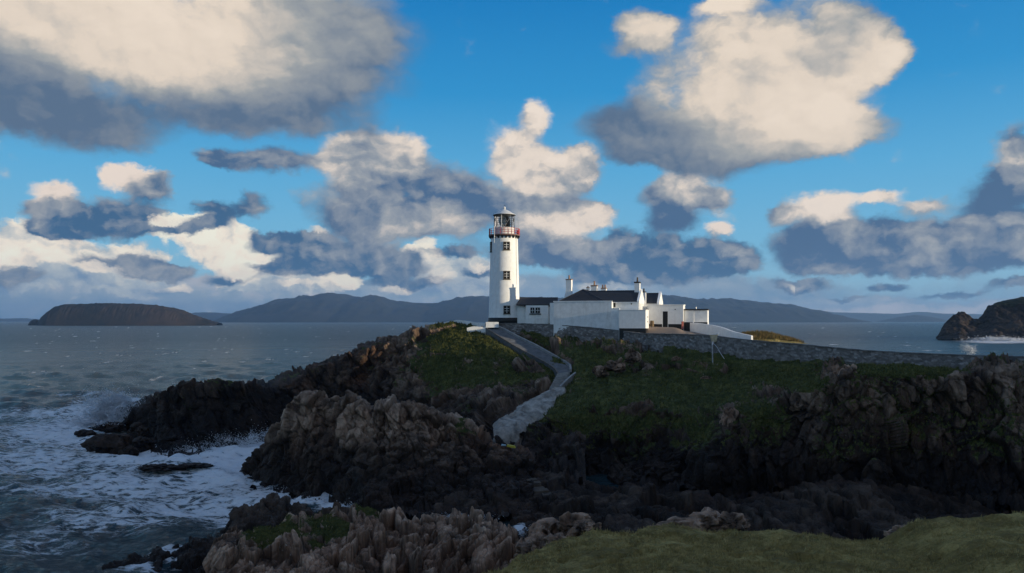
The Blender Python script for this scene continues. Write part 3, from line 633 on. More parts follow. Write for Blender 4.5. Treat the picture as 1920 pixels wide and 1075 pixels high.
for px, py, rx, ry, wgt in [(190,775,70,26,1.5),(130,812,150,32,1.05),(70,860,120,30,.85),(250,850,140,34,1.15),(330,860,130,22,1.45),(450,858,80,28,1.55),(420,895,110,26,1.1),(250,905,190,34,.85),
        (560,932,120,22,1.5),(640,952,50,14,1.3),(470,930,110,20,1.0),(350,945,150,26,.85),(130,915,140,24,.66),(430,975,60,20,.6),(330,1048,70,16,1.0),(260,1065,50,14,.9),(60,1010,120,30,.36),
        (250,790,60,18,1.2),(350,820,60,16,1.1),(500,840,40,26,1.35),(200,970,140,26,.62),(860,972,50,12,1.1),(990,1002,24,10,1.2),(250,752,40,8,1.0),(90,775,150,10,.7)]:
    fo = np.maximum(fo, wgt*np.clip(1.3-np.sqrt(((PXs-px)/rx)**2+((PYs-py)/ry)**2), 0, 1))
# surf at the foot of the far stack on the right
fo = np.maximum(fo, 1.2*np.clip(1.3-np.sqrt(((PXs-1880)/75)**2+((PYs-638)/6)**2), 0, 1)*(SX > 0))
fo[SY < 10] = 0
caps = (fbm(sp3*np.array([1.0, 1.0, 1]), 0.13, 4, 71, 0.7)).reshape(SX.shape)
fo = np.maximum(fo, 0.7*sstep(caps, 0.40, 0.60)*sstep(R_, 120, 300)*(1-sstep(R_, 2500, 5000)))
fo = np.clip(fo*1.02, 0, 1.25)
h += fo*0.25*(fbm(sp3, 0.7, 3, 90).reshape(SX.shape)+0.2)*(R_ < 400)
fz = np.where(R_ > 3000, 0, h)
m, b, p = material('sea_water'); pos = b.node('ShaderNodeNewGeometry').outputs['Position']
at = b.node('ShaderNodeAttribute'); at.attribute_name = 'foam'; foam = at.outputs['Fac']
ps = b.v('MULTIPLY', pos, (0.6, 1.0, 0.6))
wrp = b.v('ADD', ps, b.v('MULTIPLY', b.v('SUBTRACT', b.noise(ps, 0.30, 5, 0.65, out=1), (0.5, 0.5, 0.5)), (3.2, 3.2, 0.0)))
lace = b.vor(wrp, 0.75, 'DISTANCE_TO_EDGE'); lace2 = b.vor(b.v('ADD', wrp, (7.0, 3.0, 0)), 2.3, 'DISTANCE_TO_EDGE')
fnz = b.noise(wrp, 0.8, 7, 0.72)
web = b.m('ADD', b.m('MULTIPLY', b.mr(lace, 0.0, 0.30, 1, 0), 0.34), b.m('MULTIPLY', b.mr(lace2, 0.0, 0.3, 1, 0), 0.20))
cov = b.m('ADD', b.m('ADD', b.m('MULTIPLY', foam, 0.62), b.m('MULTIPLY', web, 1.1)), b.m('MULTIPLY', b.m('SUBTRACT', fnz, 0.5), 2.6))
fmask = b.m('MULTIPLY', b.mr(cov, 0.42, 0.82, 0, 1, True), b.mr(foam, 0.03, 0.3, 0, 1))
aer = b.mr(foam, 0.2, 1.0, 0, 1)
deep = b.mix(b.mr(b.noise(pos, 0.02, 3, 0.5), .4, .6), (0.018, 0.044, 0.054), (0.036, 0.062, 0.066))
wcol = b.mix(aer, deep, (0.05, 0.12, 0.145))
b.put(p.inputs['Base Color'], b.mix(fmask, wcol, (0.96, 0.98, 1.0)))
rdist = b.v('LENGTH', pos); b.put(p.inputs['Roughness'], b.m('MULTIPLY_ADD', fmask, 0.5, b.mr(rdist, 80, 900, 0.16, 0.34))); p.inputs['Specular IOR Level'].default_value = 0.36; p.inputs['IOR'].default_value = 1.33
wn = b.m('ADD', b.m('ADD', b.noise(b.v('MULTIPLY', pos, (0.7, 1.1, 1)), 1.1, 6, 0.68), b.m('MULTIPLY', b.noise(b.v('MULTIPLY', pos, (0.5, 1.0, 1)), 0.16, 5, 0.65), 2.5)), b.m('MULTIPLY', fmask, 0.4))
wn = b.m('ADD', wn, b.m('MULTIPLY', b.noise(b.v('MULTIPLY', pos, (0.45, 1.0, 1)), 0.045, 4, 0.62), b.mr(rdist, 120, 600, 1.0, 7.0)))
bump(b, p, wn, 1.0, 1.5)
M_sea = m
SG = np.stack([SX, SY, fz], -1)
tag(mesh_obj('sea', SG.reshape(-1,3), grid_faces(*SG.shape[:2]), M_sea, None, True, {'foam': fo.ravel()}, recentre=False), kind='structure')

# ================================================================ far land
def land_mat(name, a, c, sc):
    m, b, p = material(name); pos = b.node('ShaderNodeNewGeometry').outputs['Position']
    n = b.noise(pos, sc, 6, 0.6); n2 = b.noise(pos, sc*6, 5, 0.65)
    b.put(p.inputs['Base Color'], b.mix(b.mr(b.m('ADD', b.m('MULTIPLY', n, .6), b.m('MULTIPLY', n2, .4)), .38, .62), a, c)); p.inputs['Roughness'].default_value = .95
    p.inputs['Specular IOR Level'].default_value = .1
    return m
def ridge(name, prof, D, depth, mat, rough, seed, nc=260, nr=40, scale=None, kind='structure', front_steep=0.6, label=None, cat=None):
    a = np.array(prof, float); px = np.linspace(a[0,0], a[-1,0], nc); zt = EYE-(np.interp(px, a[:,0], a[:,1])-HY)/F*D; zt = np.maximum(zt, 0.0)
    X0 = (px-CX)/F*D; v = np.linspace(-1, 1, nr)
    XX = np.repeat(X0[None], nr, 0); tp = np.sqrt(np.clip(zt/zt.max(), 0.02, 1)); YY = D+depth*v[:,None]*tp[None]+0*XX; prof_v = (1-np.abs(v)**(1.6 if D > 5000 else 3.0))
    ZZ = zt[None]*prof_v[:,None]
    G = np.stack([XX*(YY/D)**0.0, YY, ZZ], -1); n = fbm(G.reshape(-1,3), scale or 6.0/depth, 6, seed, 0.55).reshape(ZZ.shape)
    gul = 1-np.abs(fbm(G.reshape(-1,3)*np.array([1.5,.6,0]), (scale or 6.0/depth)*1.3, 4, seed+3).reshape(ZZ.shape))
    edge = (1-np.abs(v))[:,None]
    G[...,2] += (n*rough+ (gul-0.8)*rough*1.2)*np.minimum(1, 4*edge)*np.clip(ZZ/(0.3*ZZ.max()), 0, 1)*np.where(np.abs(v)[:,None] < 0.08, 0.25, 1)
    G[0,:,2] = -3; G[-1,:,2] = -3
    G[...,0] = X0[None]*(1+0*YY)
    o = mesh_obj(name, G.reshape(-1,3), grid_faces(nr, nc), mat, None, True, recentre=False); return tag(o, label, cat, kind=kind)
M_heather = land_mat('heather_hill', (0.012,0.015,0.014), (0.028,0.026,0.022), 0.0022)
M_island = land_mat('island_land', (0.012,0.013,0.010), (0.045,0.032,0.024), 0.006)
ridge('far_hills', [(1440,606),(1480,590),(1520,584),(1560,586),(1620,587),(1680,589),(1720,585),(1760,588),(1850,590),(1960,592),(2100,588),(2200,604)], 15000, 1800, M_heather, 26, 5)
ridge('far_shore', [(-200,604),(-80,597),(0,598),(40,597),(75,600),(110,603)], 13000, 900, M_heather, 14, 6, 120)
ridge('low_hills', [(310,604),(340,592),(372,586),(400,586),(430,588),(470,590),(520,592),(560,602)], 12500, 900, M_heather, 18, 7, 160)
ridge('mountains', [(440,603),(455,594),(470,584),(500,573),(540,561),(580,558),(605,553),(625,550),(650,552),(680,560),(700,556),(725,560),(750,567),(790,568),(820,569),(850,562),(880,557),(910,556),(960,556),(1060,560),(1160,556),(1240,554),(1260,556),(1300,561),(1340,562),(1380,564),(1420,567),(1460,571),(1500,579),(1540,588),(1580,597),(1610,602)], 9500, 2100, M_heather, 44, 8, 520, 60)
ridge('low_headland', [(1640,604),(1665,600),(1690,594),(1715,591),(1740,594),(1770,600),(1790,604)], 10500, 500, M_heather, 12, 9, 120)
ridge('island', [(78,607),(84,602),(90,591),(100,583),(112,575),(130,571),(200,569),(250,570),(295,573),(325,578),(345,584),(365,592),(385,599),(412,606)], 3150, 110, M_island, 5, 10, 300, 50)
ridge('islet', [(56,608),(60,602),(66,599),(72,601),(77,607)], 3150, 30, M_island, 2, 12, 60, 24)

# dark stack across the bay on the right
def g_st(G, N): return patch(G, [(1890,565,120,10,.9),(2000,560,150,12,.9)])
st_rows = [
  [(1755,640,900),(1850,640,980),(2000,640,1000),(2300,640,1000)],
  [(1756,632,845),(1775,610,850),(1800,594,860),(1830,604,870),(1850,590,890),(1870,572,900),(1920,564,900),(2050,558,900),(2300,560,900)],
  [(1757,633,835),(1764,612,832),(1774,600,832),(1788,590,832),(1802,589,832),(1814,594,832),(1824,602,834),(1836,601,836),(1846,589,838),(1854,577,838),(1866,570,838),(1890,565,838),(1920,561,836),(2050,556,830),(2300,558,830)],
  [(1758,634,826),(1770,618,818),(1800,612,816),(1836,618,820),(1870,605,815),(1920,600,810),(2050,600,805),(2300,600,800)],
  [(1758,638,812),(1800,640,790),(1830,636,800),(1860,640,780),(1920,642,775),(2050,645,770),(2300,650,760)]]
sheet('sea_stack', st_rows, [10,24,40,50], 300, 1756, 2290, rock_material('rock_stack', 0.22, (1, 8), grass_tint=((.012,.016,.006),(.03,.03,.012))), [(16, 1.8, 1.0, .8, .3), (6, .9, .5, 1.0, .4)], 131, g_st, fb=(1.5, 0.03), kind='structure')

# ================================================================ terrace, courtyard and retaining wall
M_white = simple('white_paint', (0.84,0.835,0.81), 0.7, 0.3, var=0.07, scale=1.6, bmp=0.25)
M_white2 = simple('white_limewash', (0.80,0.80,0.78), 0.85, 0.2, var=0.12, scale=1.2, bmp=0.5)
M_slate = simple('slate', (0.030,0.031,0.036), 0.6, 0.4, var=0.3, scale=5, bmp=0.4)
M_black = simple('black_paint', (0.012,0.012,0.012), 0.5, 0.4)
M_red = simple('red_paint', (0.48,0.055,0.05), 0.45, 0.4, var=0.15)
M_frame = simple('window_frame', (0.05,0.035,0.02), 0.6, 0.4)
M_frame2 = simple('blue_black_frame', (0.02,0.03,0.04), 0.6, 0.4)
M_metal = simple('grey_metal', (0.45,0.46,0.47), 0.4, 0.5, metal=0.3)
M_dome = simple('silver_roof', (0.62,0.62,0.60), 0.5, 0.5, var=0.1)
M_clay = simple('clay_pot', (0.34,0.21,0.14), 0.8, 0.2)
M_conc = simple('concrete', (0.27,0.265,0.25), 0.9, 0.2, var=0.35, scale=0.9, bmp=0.8)
M_conc_dark = simple('old_concrete', (0.15,0.13,0.11), 0.9, 0.2, var=0.35, scale=1.5, bmp=0.8)
M_tar = simple('path_surface', (0.125,0.128,0.13), 0.9, 0.2, var=0.3, scale=1.2, bmp=0.6)
M_kerb = simple('kerb_concrete', (0.26,0.255,0.245), 0.9, 0.2, var=0.25, scale=1.2, bmp=0.6)
for m_, k_ in ((M_white, .75), (M_white2, 1.0)):         # rain streaks and patched limewash
    b_ = NB(m_.node_tree); p_ = [n for n in m_.node_tree.nodes if n.type == 'BSDF_PRINCIPLED'][0]; src = p_.inputs['Base Color'].links[0].from_socket; pos_ = b_.node('ShaderNodeNewGeometry').outputs['Position']
    st_ = b_.mr(b_.noise(b_.v('MULTIPLY', pos_, (1.6, 1.6, .16)), 1.4, 6, .68), .52, .72); pa_ = b_.mr(b_.noise(pos_, .55, 5, .7), .55, .62)
    b_.put(p_.inputs['Base Color'], b_.mix(b_.m('MULTIPLY', pa_, .14*k_), b_.mix(b_.m('MULTIPLY', st_, .32*k_), src, (0.42, 0.38, 0.31)), (0.55, 0.56, 0.55)))
def glass_mat(name, col=(0.02,0.025,0.03), rough=0.08, alpha=None):
    m, b, p = material(name); p.inputs['Base Color'].default_value = col+(1,); p.inputs['Roughness'].default_value = rough; p.inputs['IOR'].default_value = 1.5
    if alpha: p.inputs['Transmission Weight'].default_value = alpha
    return m
M_pane = glass_mat('window_glass', (0.012,0.014,0.016), 0.35)
M_pane.node_tree.nodes['Principled BSDF'].inputs['Specular IOR Level'].default_value = 0.15
M_lens = glass_mat('lens_glass', (0.75,0.8,0.8), 0.15, 0.55)
M_clear = glass_mat('lantern_glass', (0.95,0.97,0.97), 0.02, 1.0); 
for n_ in M_clear.node_tree.nodes:
    if n_.type == 'BSDF_PRINCIPLED': n_.inputs['IOR'].default_value = 1.02

WALL = [(905,606,148),(960,606,147),(1030,608,143.5),(1100,613,141),(1147,618,138.5),(1200,625,133),(1270,626,129),(1330,628,125.5),(1400,637,121),(1500,645,118),(1600,655,113),(1700,661,110),(1800,665,106),(1900,668,101),(2050,670,97),(2200,672,93)]
wt = resample_px(WALL, 900, 905, 2200)
def smooth1(a, k=25):
    pad = np.concatenate([np.repeat(a[:1], k, 0), a, np.repeat(a[-1:], k, 0)]); ker = np.ones(2*k+1)/(2*k+1)
    return np.stack([np.convolve(pad[:,i], ker, 'valid') for i in range(a.shape[1])], 1)
wt = smooth1(wt, 14)
tdir = np.gradient(wt[:, :2], axis=0); tdir /= np.linalg.norm(tdir, axis=1, keepdims=True); nrm = np.stack([tdir[:,1], -tdir[:,0]], 1)
nrm *= np.where(nrm[:,1:2] > 0, -1, 1)
sl = np.concatenate([[0], np.cumsum(np.linalg.norm(np.diff(wt, axis=0), axis=1))])
# terrace behind the wall
rows = []
xw = (wt[:,0]/wt[:,1])*F+CX; sub_ = wt[::3]; xws = xw[::3]
for d, dzl, dzr in ((0.1,-.25,-.3),(2,-.2,-.35),(6,0.1,-.7),(9,0.25,-1.6),(16,0.8,-5),(24,1.0,-10),(34,0.0,-16),(46,-8,-22),(60,-24,-24)):
    q = sub_.copy(); q[:, :2] -= nrm[::3]*0.15; q[:,1] += d; q[:,0] += 0.12*d
    wR = sstep(xws, 1340, 1450); q[:,2] += dzl*(1-wR)+dzr*wR
    if d in (6, 9, 16, 24):
        cap = np.interp(xws, [1150,1220,1275,1300,1340,1400], [19.75,19.15,19.0,18.2,17.6,16.6])+(-.35 if d == 6 else 0)
        q[:,2] = np.where(xws < 1290, np.minimum(np.maximum(q[:,2], cap-.25), cap), np.minimum(q[:,2], cap))
    rows.append(q)
TG = np.array(rows); TG = catmull(TG, [3,4,4,6,6,6,6,6]); TG[...,2] += (fbm(TG.reshape(-1,3), 0.5, 4, 7)*0.06).reshape(TG.shape[:2])
m, b, p = material('courtyard_ground'); pos = b.node('ShaderNodeNewGeometry').outputs['Position']
px_, py_, pz_ = b.sep(pos)
gr = b.m('MAXIMUM', b.mr(b.m('ADD', px_, b.m('MULTIPLY', b.noise(pos, 1.0, 4, .6), 2)), 9.0, 11.0, 1, 0), b.mr(px_, 36, 40, 0, 1))
b.put(p.inputs['Base Color'], b.mix(gr, b.mix(b.noise(pos, 0.6, 5, .7), (0.17,0.12,0.085), (0.27,0.195,0.135)), b.mix(b.noise(pos, 1.5, 5, .7), (0.03,0.06,0.02), (0.06,0.09,0.03))))
p.inputs['Roughness'].default_value = .95; bump(b, p, b.noise(pos, 5, 5, .7), .5, .03)
tag(mesh_obj('courtyard', TG.reshape(-1,3), grid_faces(*TG.shape[:2]), m, None, True, recentre=False), kind='structure')

# wall: stones as real relief, coping stones one by one
zb = np.interp(xw, [905,930,1030,1140,1200,1330,1400,1480,1600,1700,1800,1900,2200], [612,613,626,646,662,700,700,700,706,708,706,708,710])
zbase = EYE-(zb-HY)/F*wt[:,1]-0.8
nv_ = 44; su = np.arange(0, sl[-1], 0.075); W2 = np.stack([np.interp(su, sl, wt[:,k]) for k in range(3)], 1); N_ = np.stack([np.interp(su, sl, nrm[:,k]) for k in range(2)], 1); ZB = np.interp(su, sl, zbase)
tt = np.linspace(0, 1, nv_)[:,None]; Z_ = (W2[:,2]-0.12)[None]*(1-tt)+ZB[None]*tt
batter = 0.10*((W2[:,2])[None]-Z_)
Q = np.stack([np.repeat(su[None], nv_, 0)/0.50, Z_/0.27, 0*Z_+0.5], -1).reshape(-1,3)
d1, d2, cid, off, key = worley(Q+0.25*np.stack([fbm(Q,.8,2,1),fbm(Q,.8,2,2),0*Q[:,0]],1), 500)
c = np.exp(-((d2-d1)/0.10)**2); dd = (0.09*(cid-0.4)-0.05*c).reshape(Z_.shape)+0.10*(fbm(np.stack([Q[:,0],Q[:,1],Q[:,2]],1), .15, 3, 9)).reshape(Z_.shape)
WX = W2[:,0][None]+N_[:,0][None]*(dd+batter); WY = W2[:,1][None]+N_[:,1][None]*(dd+batter)
sw = thing('retaining_wall', tuple(wt[450]-np.array([0,0,3])), 'long grey rubble stone retaining wall running from the lighthouse to the right edge', 'wall')
m, b, p = material('rubble_stone'); pos = b.node('ShaderNodeNewGeometry').outputs['Position']
A = lambda n, b=b: (lambda k: (setattr(k, 'attribute_name', n), k.outputs['Fac'])[1])(b.node('ShaderNodeAttribute'))
cc = b.ramp(b.m('ADD', b.m('MULTIPLY', A('cell'), .6), b.m('MULTIPLY', b.noise(pos, 1.2, 5, .7), .4)), [(0.2, (0.12,0.108,0.10)), (0.5, (0.20,0.182,0.168)), (0.75, (0.30,0.275,0.255)), (0.92, (0.48,0.45,0.42))])
cc = b.mix(b.m('MULTIPLY', A('crack'), .6), cc, (0.09,0.083,0.078)); moss = b.mr(b.noise(pos, .35, 5, .7), .55, .68)
b.put(p.inputs['Base Color'], b.mix(b.m('MULTIPLY', moss, .55), cc, (0.05,0.045,0.025))); p.inputs['Roughness'].default_value = .9
bump(b, p, b.noise(pos, 7, 5, .7), .6, .03)
M_rubble = m
V_ = np.stack([WX, WY, Z_], -1)
tag(mesh_obj('stone', V_.reshape(-1,3), grid_faces(nv_, len(su)), m, sw, False, {'cell': cid, 'crack': c}), kind='stuff')
M_coping = simple('coping_stone', (0.17,0.165,0.16), 0.9, 0.2, var=0.35, scale=1.0, bmp=0.6)
s0 = 0.0; rr = np.random.RandomState(4)
while s0 < sl[-1]-1.5:
    L_ = rr.uniform(0.75, 1.25); k = lambda s: np.array([np.interp(s, sl, wt[:,j]) for j in range(3)]); a, e = k(s0+.02), k(s0+L_-.02)
    n2 = np.array([np.interp(s0, sl, nrm[:,j]) for j in range(2)]+[0]); up = np.array([0,0,rr.uniform(-.02,.03)])
    f0 = n2*(0.10+rr.uniform(-.02,.02)); b0 = -n2*0.45
    lo = np.array([0,0,-.14]); MB().hexa([a+f0+lo, e+f0+lo, e+b0+lo, a+b0+lo], [a+f0+up, e+f0+up, e+b0+up, a+b0+up]).build('coping_stone', M_coping, sw)
    s0 += L_

# ================================================================ lighthouse
TX, TY = (945.5-960)/F*153, 153.0
lh = thing('lighthouse', (TX, TY, 19.6), 'tall round white lighthouse tower with red gallery railing and glazed lantern', 'lighthouse')
def rad(z): return 2.97+(2.58-2.97)*(z-20.6)/(35.9-20.6)
MB().lathe((TX,TY), [(rad(z)+(0.04 if z < 20.61 else 0), z) for z in np.linspace(20.5, 35.9, 24)], 72).build('tower', M_white, lh, True)
MB().lathe((TX,TY), [(0.01,19.3),(3.10,19.3),(3.10,20.5),(2.9,20.52)], 72).build('plinth', M_black, lh, True)
MB().lathe((TX,TY), [(0.02,35.9),(2.62,35.9),(2.75,36.1),(3.0,36.1),(3.0,36.28),(0.02,36.28)], 72).build('gallery_floor', simple('gallery_stone', (0.20,0.12,0.10), .8), lh)
for k in range(22):
    a = 2*math.pi*k/22; ca, sa = math.cos(a), math.sin(a); fr = lambda r, t, z: (TX+r*ca-t*sa, TY+r*sa+t*ca, z)
    MB().prism([(2.55,-.14,36.08),(2.98,-.14,36.08),(2.93,-.14,35.85),(2.72,-.14,35.62),(2.55,-.14,35.5)], (0,.28,0), fr).build('bracket', M_black, lh)
MB().lathe((TX,TY), [(1.98,36.28),(1.98,37.55),(2.04,37.6),(1.9,37.66)], 48).build('lantern_wall', M_white, lh, True)
rl = None
rb_ = MB()
for z in (36.65, 37.0, 37.42): rb_.tube([(TX+2.92*math.cos(2*math.pi*k/48), TY+2.92*math.sin(2*math.pi*k/48), z) for k in range(49)], 0.030, 5, False)
rb_.build('handrail', M_red, lh)
for k in range(26):
    a = 2*math.pi*(k+.5)/26
    MB().tube([(TX+2.92*math.cos(a), TY+2.92*math.sin(a), 36.28), (TX+2.92*math.cos(a), TY+2.92*math.sin(a), 37.5)], 0.045, 5).build('baluster', M_red, lh)
for a0 in (-0.32, -0.02, 0.28, 3.0, 3.3):        # solid panels on the sides of the gallery
    g_ = MB(); n = 5
    vs = [(TX+2.90*math.cos(a0+.27*i/n), TY+2.90*math.sin(a0+.27*i/n), z) for z in (36.34, 37.36) for i in range(n+1)]+[(TX+2.86*math.cos(a0+.27*i/n), TY+2.86*math.sin(a0+.27*i/n), z) for z in (36.34, 37.36) for i in range(n+1)]
    g_.add(vs, [(i, i+1, n+2+i, n+1+i) for i in range(n)]+[(2*n+2+i, 3*n+3+i, 3*n+4+i, 2*n+3+i) for i in range(n)]); g_.build('railing_panel', M_red, lh)
lt = MB().lathe((TX,TY), [(1.90,37.64),(1.90,40.12)], 48).build('lantern_glazing', M_clear, lh, True)
for k in range(12):
    for sgn in (1, -1):
        a0 = 2*math.pi*k/12
        MB().tube([(TX+1.95*math.cos(a0+sgn*j*2*math.pi/48), TY+1.95*math.sin(a0+sgn*j*2*math.pi/48), 37.64+2.48*j/6) for j in range(7)], 0.035, 4, False).build('glazing_bar', M_metal if k % 2 else M_frame2, lt)
for k in range(6):
    a0 = 2*math.pi*(k+0.25)/6
    MB().tube([(TX+1.97*math.cos(a0), TY+1.97*math.sin(a0), 37.64), (TX+1.97*math.cos(a0), TY+1.97*math.sin(a0), 40.14)], 0.055, 5).build('upright', M_frame2 if k != 4 else M_white, lt)
for z in (38.5, 39.3):
    MB().tube([(TX+1.96*math.cos(2*math.pi*k/48), TY+1.96*math.sin(2*math.pi*k/48), z) for k in range(49)], 0.03, 4, False).build('glazing_ring', M_frame2, lt)
MB().lathe((TX-0.25,TY), [(0.02,37.7),(0.35,37.7),(0.30,38.1),(0.62,38.3)]+[(0.80-0.18*abs(i-4.5)/4.5+0.05*(i % 2), 38.35+i*0.14) for i in range(10)]+[(0.5,39.75),(0.02,39.95)], 24).build('lens', M_lens, lh)
MB().lathe((TX+.2,TY+.5), [(0.02,37.6),(0.9,37.6),(0.9,39.7),(0.02,39.9)], 12).build('lamp_housing', M_frame, lh)
dm = MB().lathe((TX,TY), [(1.95,40.1),(2.14,40.10),(2.16,40.18),(1.95,40.28),(1.55,40.52),(1.05,40.85),(0.6,41.08),(0.30,41.18),(0.26,41.32)], 40).build('roof', M_dome, lh, True)
MB().lathe((TX,TY), [(1.90,40.02),(2.16,40.04),(2.17,40.12),(1.9,40.13)], 40).build('gutter', M_black, dm)
MB().lathe((TX,TY), [(0.02,41.25)]+[(0.27*math.sin(t), 41.50-0.27*math.cos(t)) for t in np.linspace(.3, 2.9, 10)]+[(0.02,41.78)], 20).build('ball', M_dome, dm, True)
MB().tube([(TX,TY,41.7),(TX,TY,42.15)], 0.025, 5).build('spike', M_frame2, dm)
MB().tube([(TX+.02,TY,42.0),(TX+.3,TY,42.02)], 0.02, 4).build('vane', M_frame2, dm)
def tower_window(name, zc, phi, w, h, lab=None):
    d = (math.sin(phi), -math.cos(phi)); t = (math.cos(phi), math.sin(phi)); r0 = rad(zc)
    fr = lambda x, y, z: (TX+d[0]*(r0+y)+t[0]*x, TY+d[1]*(r0+y)+t[1]*x, zc+z)
    g = MB(); fw = 0.15
    g.box(-w/2, w/2, -.4, .10, h/2-fw, h/2, fr); g.box(-w/2, w/2, -.4, .10, -h/2, -h/2+fw, fr)
    g.box(-w/2, -w/2+fw, -.4, .098, -h/2+fw, h/2-fw, fr); g.box(w/2-fw, w/2, -.4, .098, -h/2+fw, h/2-fw, fr)
    o = g.build(name, M_frame, lh)
    MB().box(-w/2+.05, w/2-.05, -.3, .03, -h/2+.05, h/2-.05, fr).build('pane', M_pane, o)
    MB().box(-.04, .04, -.1, .055, -h/2+fw, h/2-fw, fr).build('mullion', M_white, o)
    for zz_ in (-.22, .22): MB().box(-w/2+fw, w/2-fw, -.1, .05, zz_-.03, zz_+.03, fr).build('transom', M_white, o)
    MB().box(-w/2-.1, w/2+.1, -.1, .14, -h/2-.10, -h/2, fr).build('sill', M_frame, o)
for y_ in (461, 516, 581): tower_window('window', EYE-(y_-HY)/F*150.3, math.radians(10), 1.25, 1.55)
tower_window('window', EYE-(463-HY)/F*152, math.radians(-72), 0.95, 1.9)
MB().tube([PT(927,424,150.0), PT(927,456,150.0)], 0.05, 6).build('davit', M_white, lh)
MB().tube([PT(927,444,150.0), PT(929,444,150.9)], 0.05, 6).build('davit_bracket', M_white, lh)
MB().tube([PT(971.5,432,152.5), PT(971.5,398,152.5)], 0.022, 5).build('antenna', M_metal, lh)
MB().box(TX+2.3, TX+2.36, TY-1.6, TY-1.54, 20.6, 35.8).build('lightning_strip', M_metal, lh)

# ================================================================ houses
TH = math.radians(17); cT, sT = math.cos(TH), math.sin(TH); OX, OY = (1038-960)/F*143, 143.0
def fr(u, v, z): return (OX+u*cT+v*sT, OY-u*sT+v*cT, z)
def upx(px, v): k = (px-CX)/F; return (k*(OY+v*cT)-OX-v*sT)/(cT+k*sT)
def zpy(py, u, v): return EYE-(py-HY)/F*(OY-u*sT+v*cT)
def hbox(name, mat, parent, px0, px1, v0, v1, z0, z1, vr=None):
    vr = v0 if vr is None else vr
    return MB().box(upx(px0, vr), upx(px1, vr), v0, v1, z0, z1, fr).build(name, mat, parent)
def chimney(parent, px0, px1, v0, v1, ybase, ytop, ycap, ypot, name='chimney', npot=1, capmat=None):
    u0, u1 = upx(px0, v0), upx(px1, v0); zc = zpy(ytop, u0, v0)
    c_ = MB().box(u0, u1, v0, v1, zpy(ybase, u0, v0), zc, fr).build(name, M_white, parent)
    MB().box(u0-.07, u1+.07, v0-.07, v1+.07, zc, zpy(ycap, u0, v0), fr).build('cap', capmat or M_clay, c_)
    for k in range(npot):
        uc = u0+(u1-u0)*(k+.5)/npot; q = fr(uc, (v0+v1)/2, 0); MB().tube([(q[0], q[1], zpy(ycap, u0, v0)), (q[0], q[1], zpy(ypot, u0, v0))], [.17, .13], 8).build('chimney_pot', M_clay if not capmat else M_frame, c_)
    return c_
def hwindow(parent, px0, px1, py0, py1, v, frame=None, bars=(1, 1)):
    u0, u1 = upx(px0, v), upx(px1, v); z1, z0 = zpy(py0, u0, v), zpy(py1, u0, v); fw = .07
    g = MB().box(u0, u1, v-.05, v+.05, z1-fw, z1, fr).box(u0, u1, v-.05, v+.05, z0, z0+fw, fr).box(u0, u0+fw, v-.048, v+.05, z0+fw, z1-fw, fr).box(u1-fw, u1, v-.048, v+.05, z0+fw, z1-fw, fr)
    o = g.build('window', frame or M_frame, parent)
    MB().box(u0+.03, u1-.03, v-.012, v+.04, z0+.03, z1-.03, fr).build('pane', M_pane, o)
    for k in range(bars[0]):
        uc = u0+(u1-u0)*(k+1)/(bars[0]+1); MB().box(uc-.025, uc+.025, v-.035, v, z0+fw, z1-fw, fr).build('glazing_bar', M_white, o)
    MB().box(u0-.08, u1+.08, v-.12, v+.02, z0-.09, z0, fr).build('sill', M_white2, o)
    return o
def gable_roof(parent, u0, u1, v0, v1, ze, zr, name='roof', hipl=0.0, over=0.15, t=.12):
    """two slate slopes with thickness; hipl = how far the left end slopes in"""
    vm = (v0+v1)/2; a = [(u0,v0-over,ze-.02),(u1,v0-over,ze-.02),(u1,vm,zr),(u0+hipl,vm,zr)]; b_ = [(u1,v1+over,ze-.02),(u0,v1+over,ze-.02),(u0+hipl,vm,zr),(u1,vm,zr)]
    g = MB()
    for q in (a, b_): g.hexa([fr(x, y, z-t) for x, y, z in q], [fr(*w_) for w_ in q])
    if hipl: g.add([fr(u0,v0-over,ze-.03), fr(u0,v1+over,ze-.03), fr(u0+hipl,vm,zr-.01), fr(u0,v0-over,ze-.15), fr(u0,v1+over,ze-.15)], [(0,1,2),(0,3,4,1)])
    o = g.build(name, M_slate, parent)
    # slate courses as thin lapped strips
    n = 9; s_ = MB()
    for k in range(1, n):
        f = k/n; w0 = u0+hipl*f; q0 = (v0-over)+(vm-v0+over)*f; zz_ = ze-.02+(zr-ze+.02)*f
        s_.box(w0+.02, u1-.02, q0-.015, q0+.05, zz_-.03, zz_+.035, fr)
    tag(s_.build('slate_course', M_slate, o), kind='stuff')
    MB().box(u0+hipl, u1, vm-.09, vm+.09, zr-.04, zr+.07, fr).build('ridge_tiles', M_slate, o)
    return o
ZG = 17.2
kh = thing('keepers_house', fr(10, 4, 18.6), 'white keepers house with dark slate hipped roof and tall chimneys behind the blank front wall', 'house')
uA = upx(1147, 0); zA = zpy(565, 0, 0)
MB().box(0, uA, 0, 7.5, ZG, zA-.15, fr).build('front_wing', M_white2, kh)
MB().box(-.06, uA+.06, -.06, .30, zA-.15, zA+.02, fr).build('parapet_coping', M_white, kh)
MB().box(upx(1031,.6), 0-.003, .6, 4.0, ZG, zpy(568,0,0), fr).build('side_wall', M_white, kh)
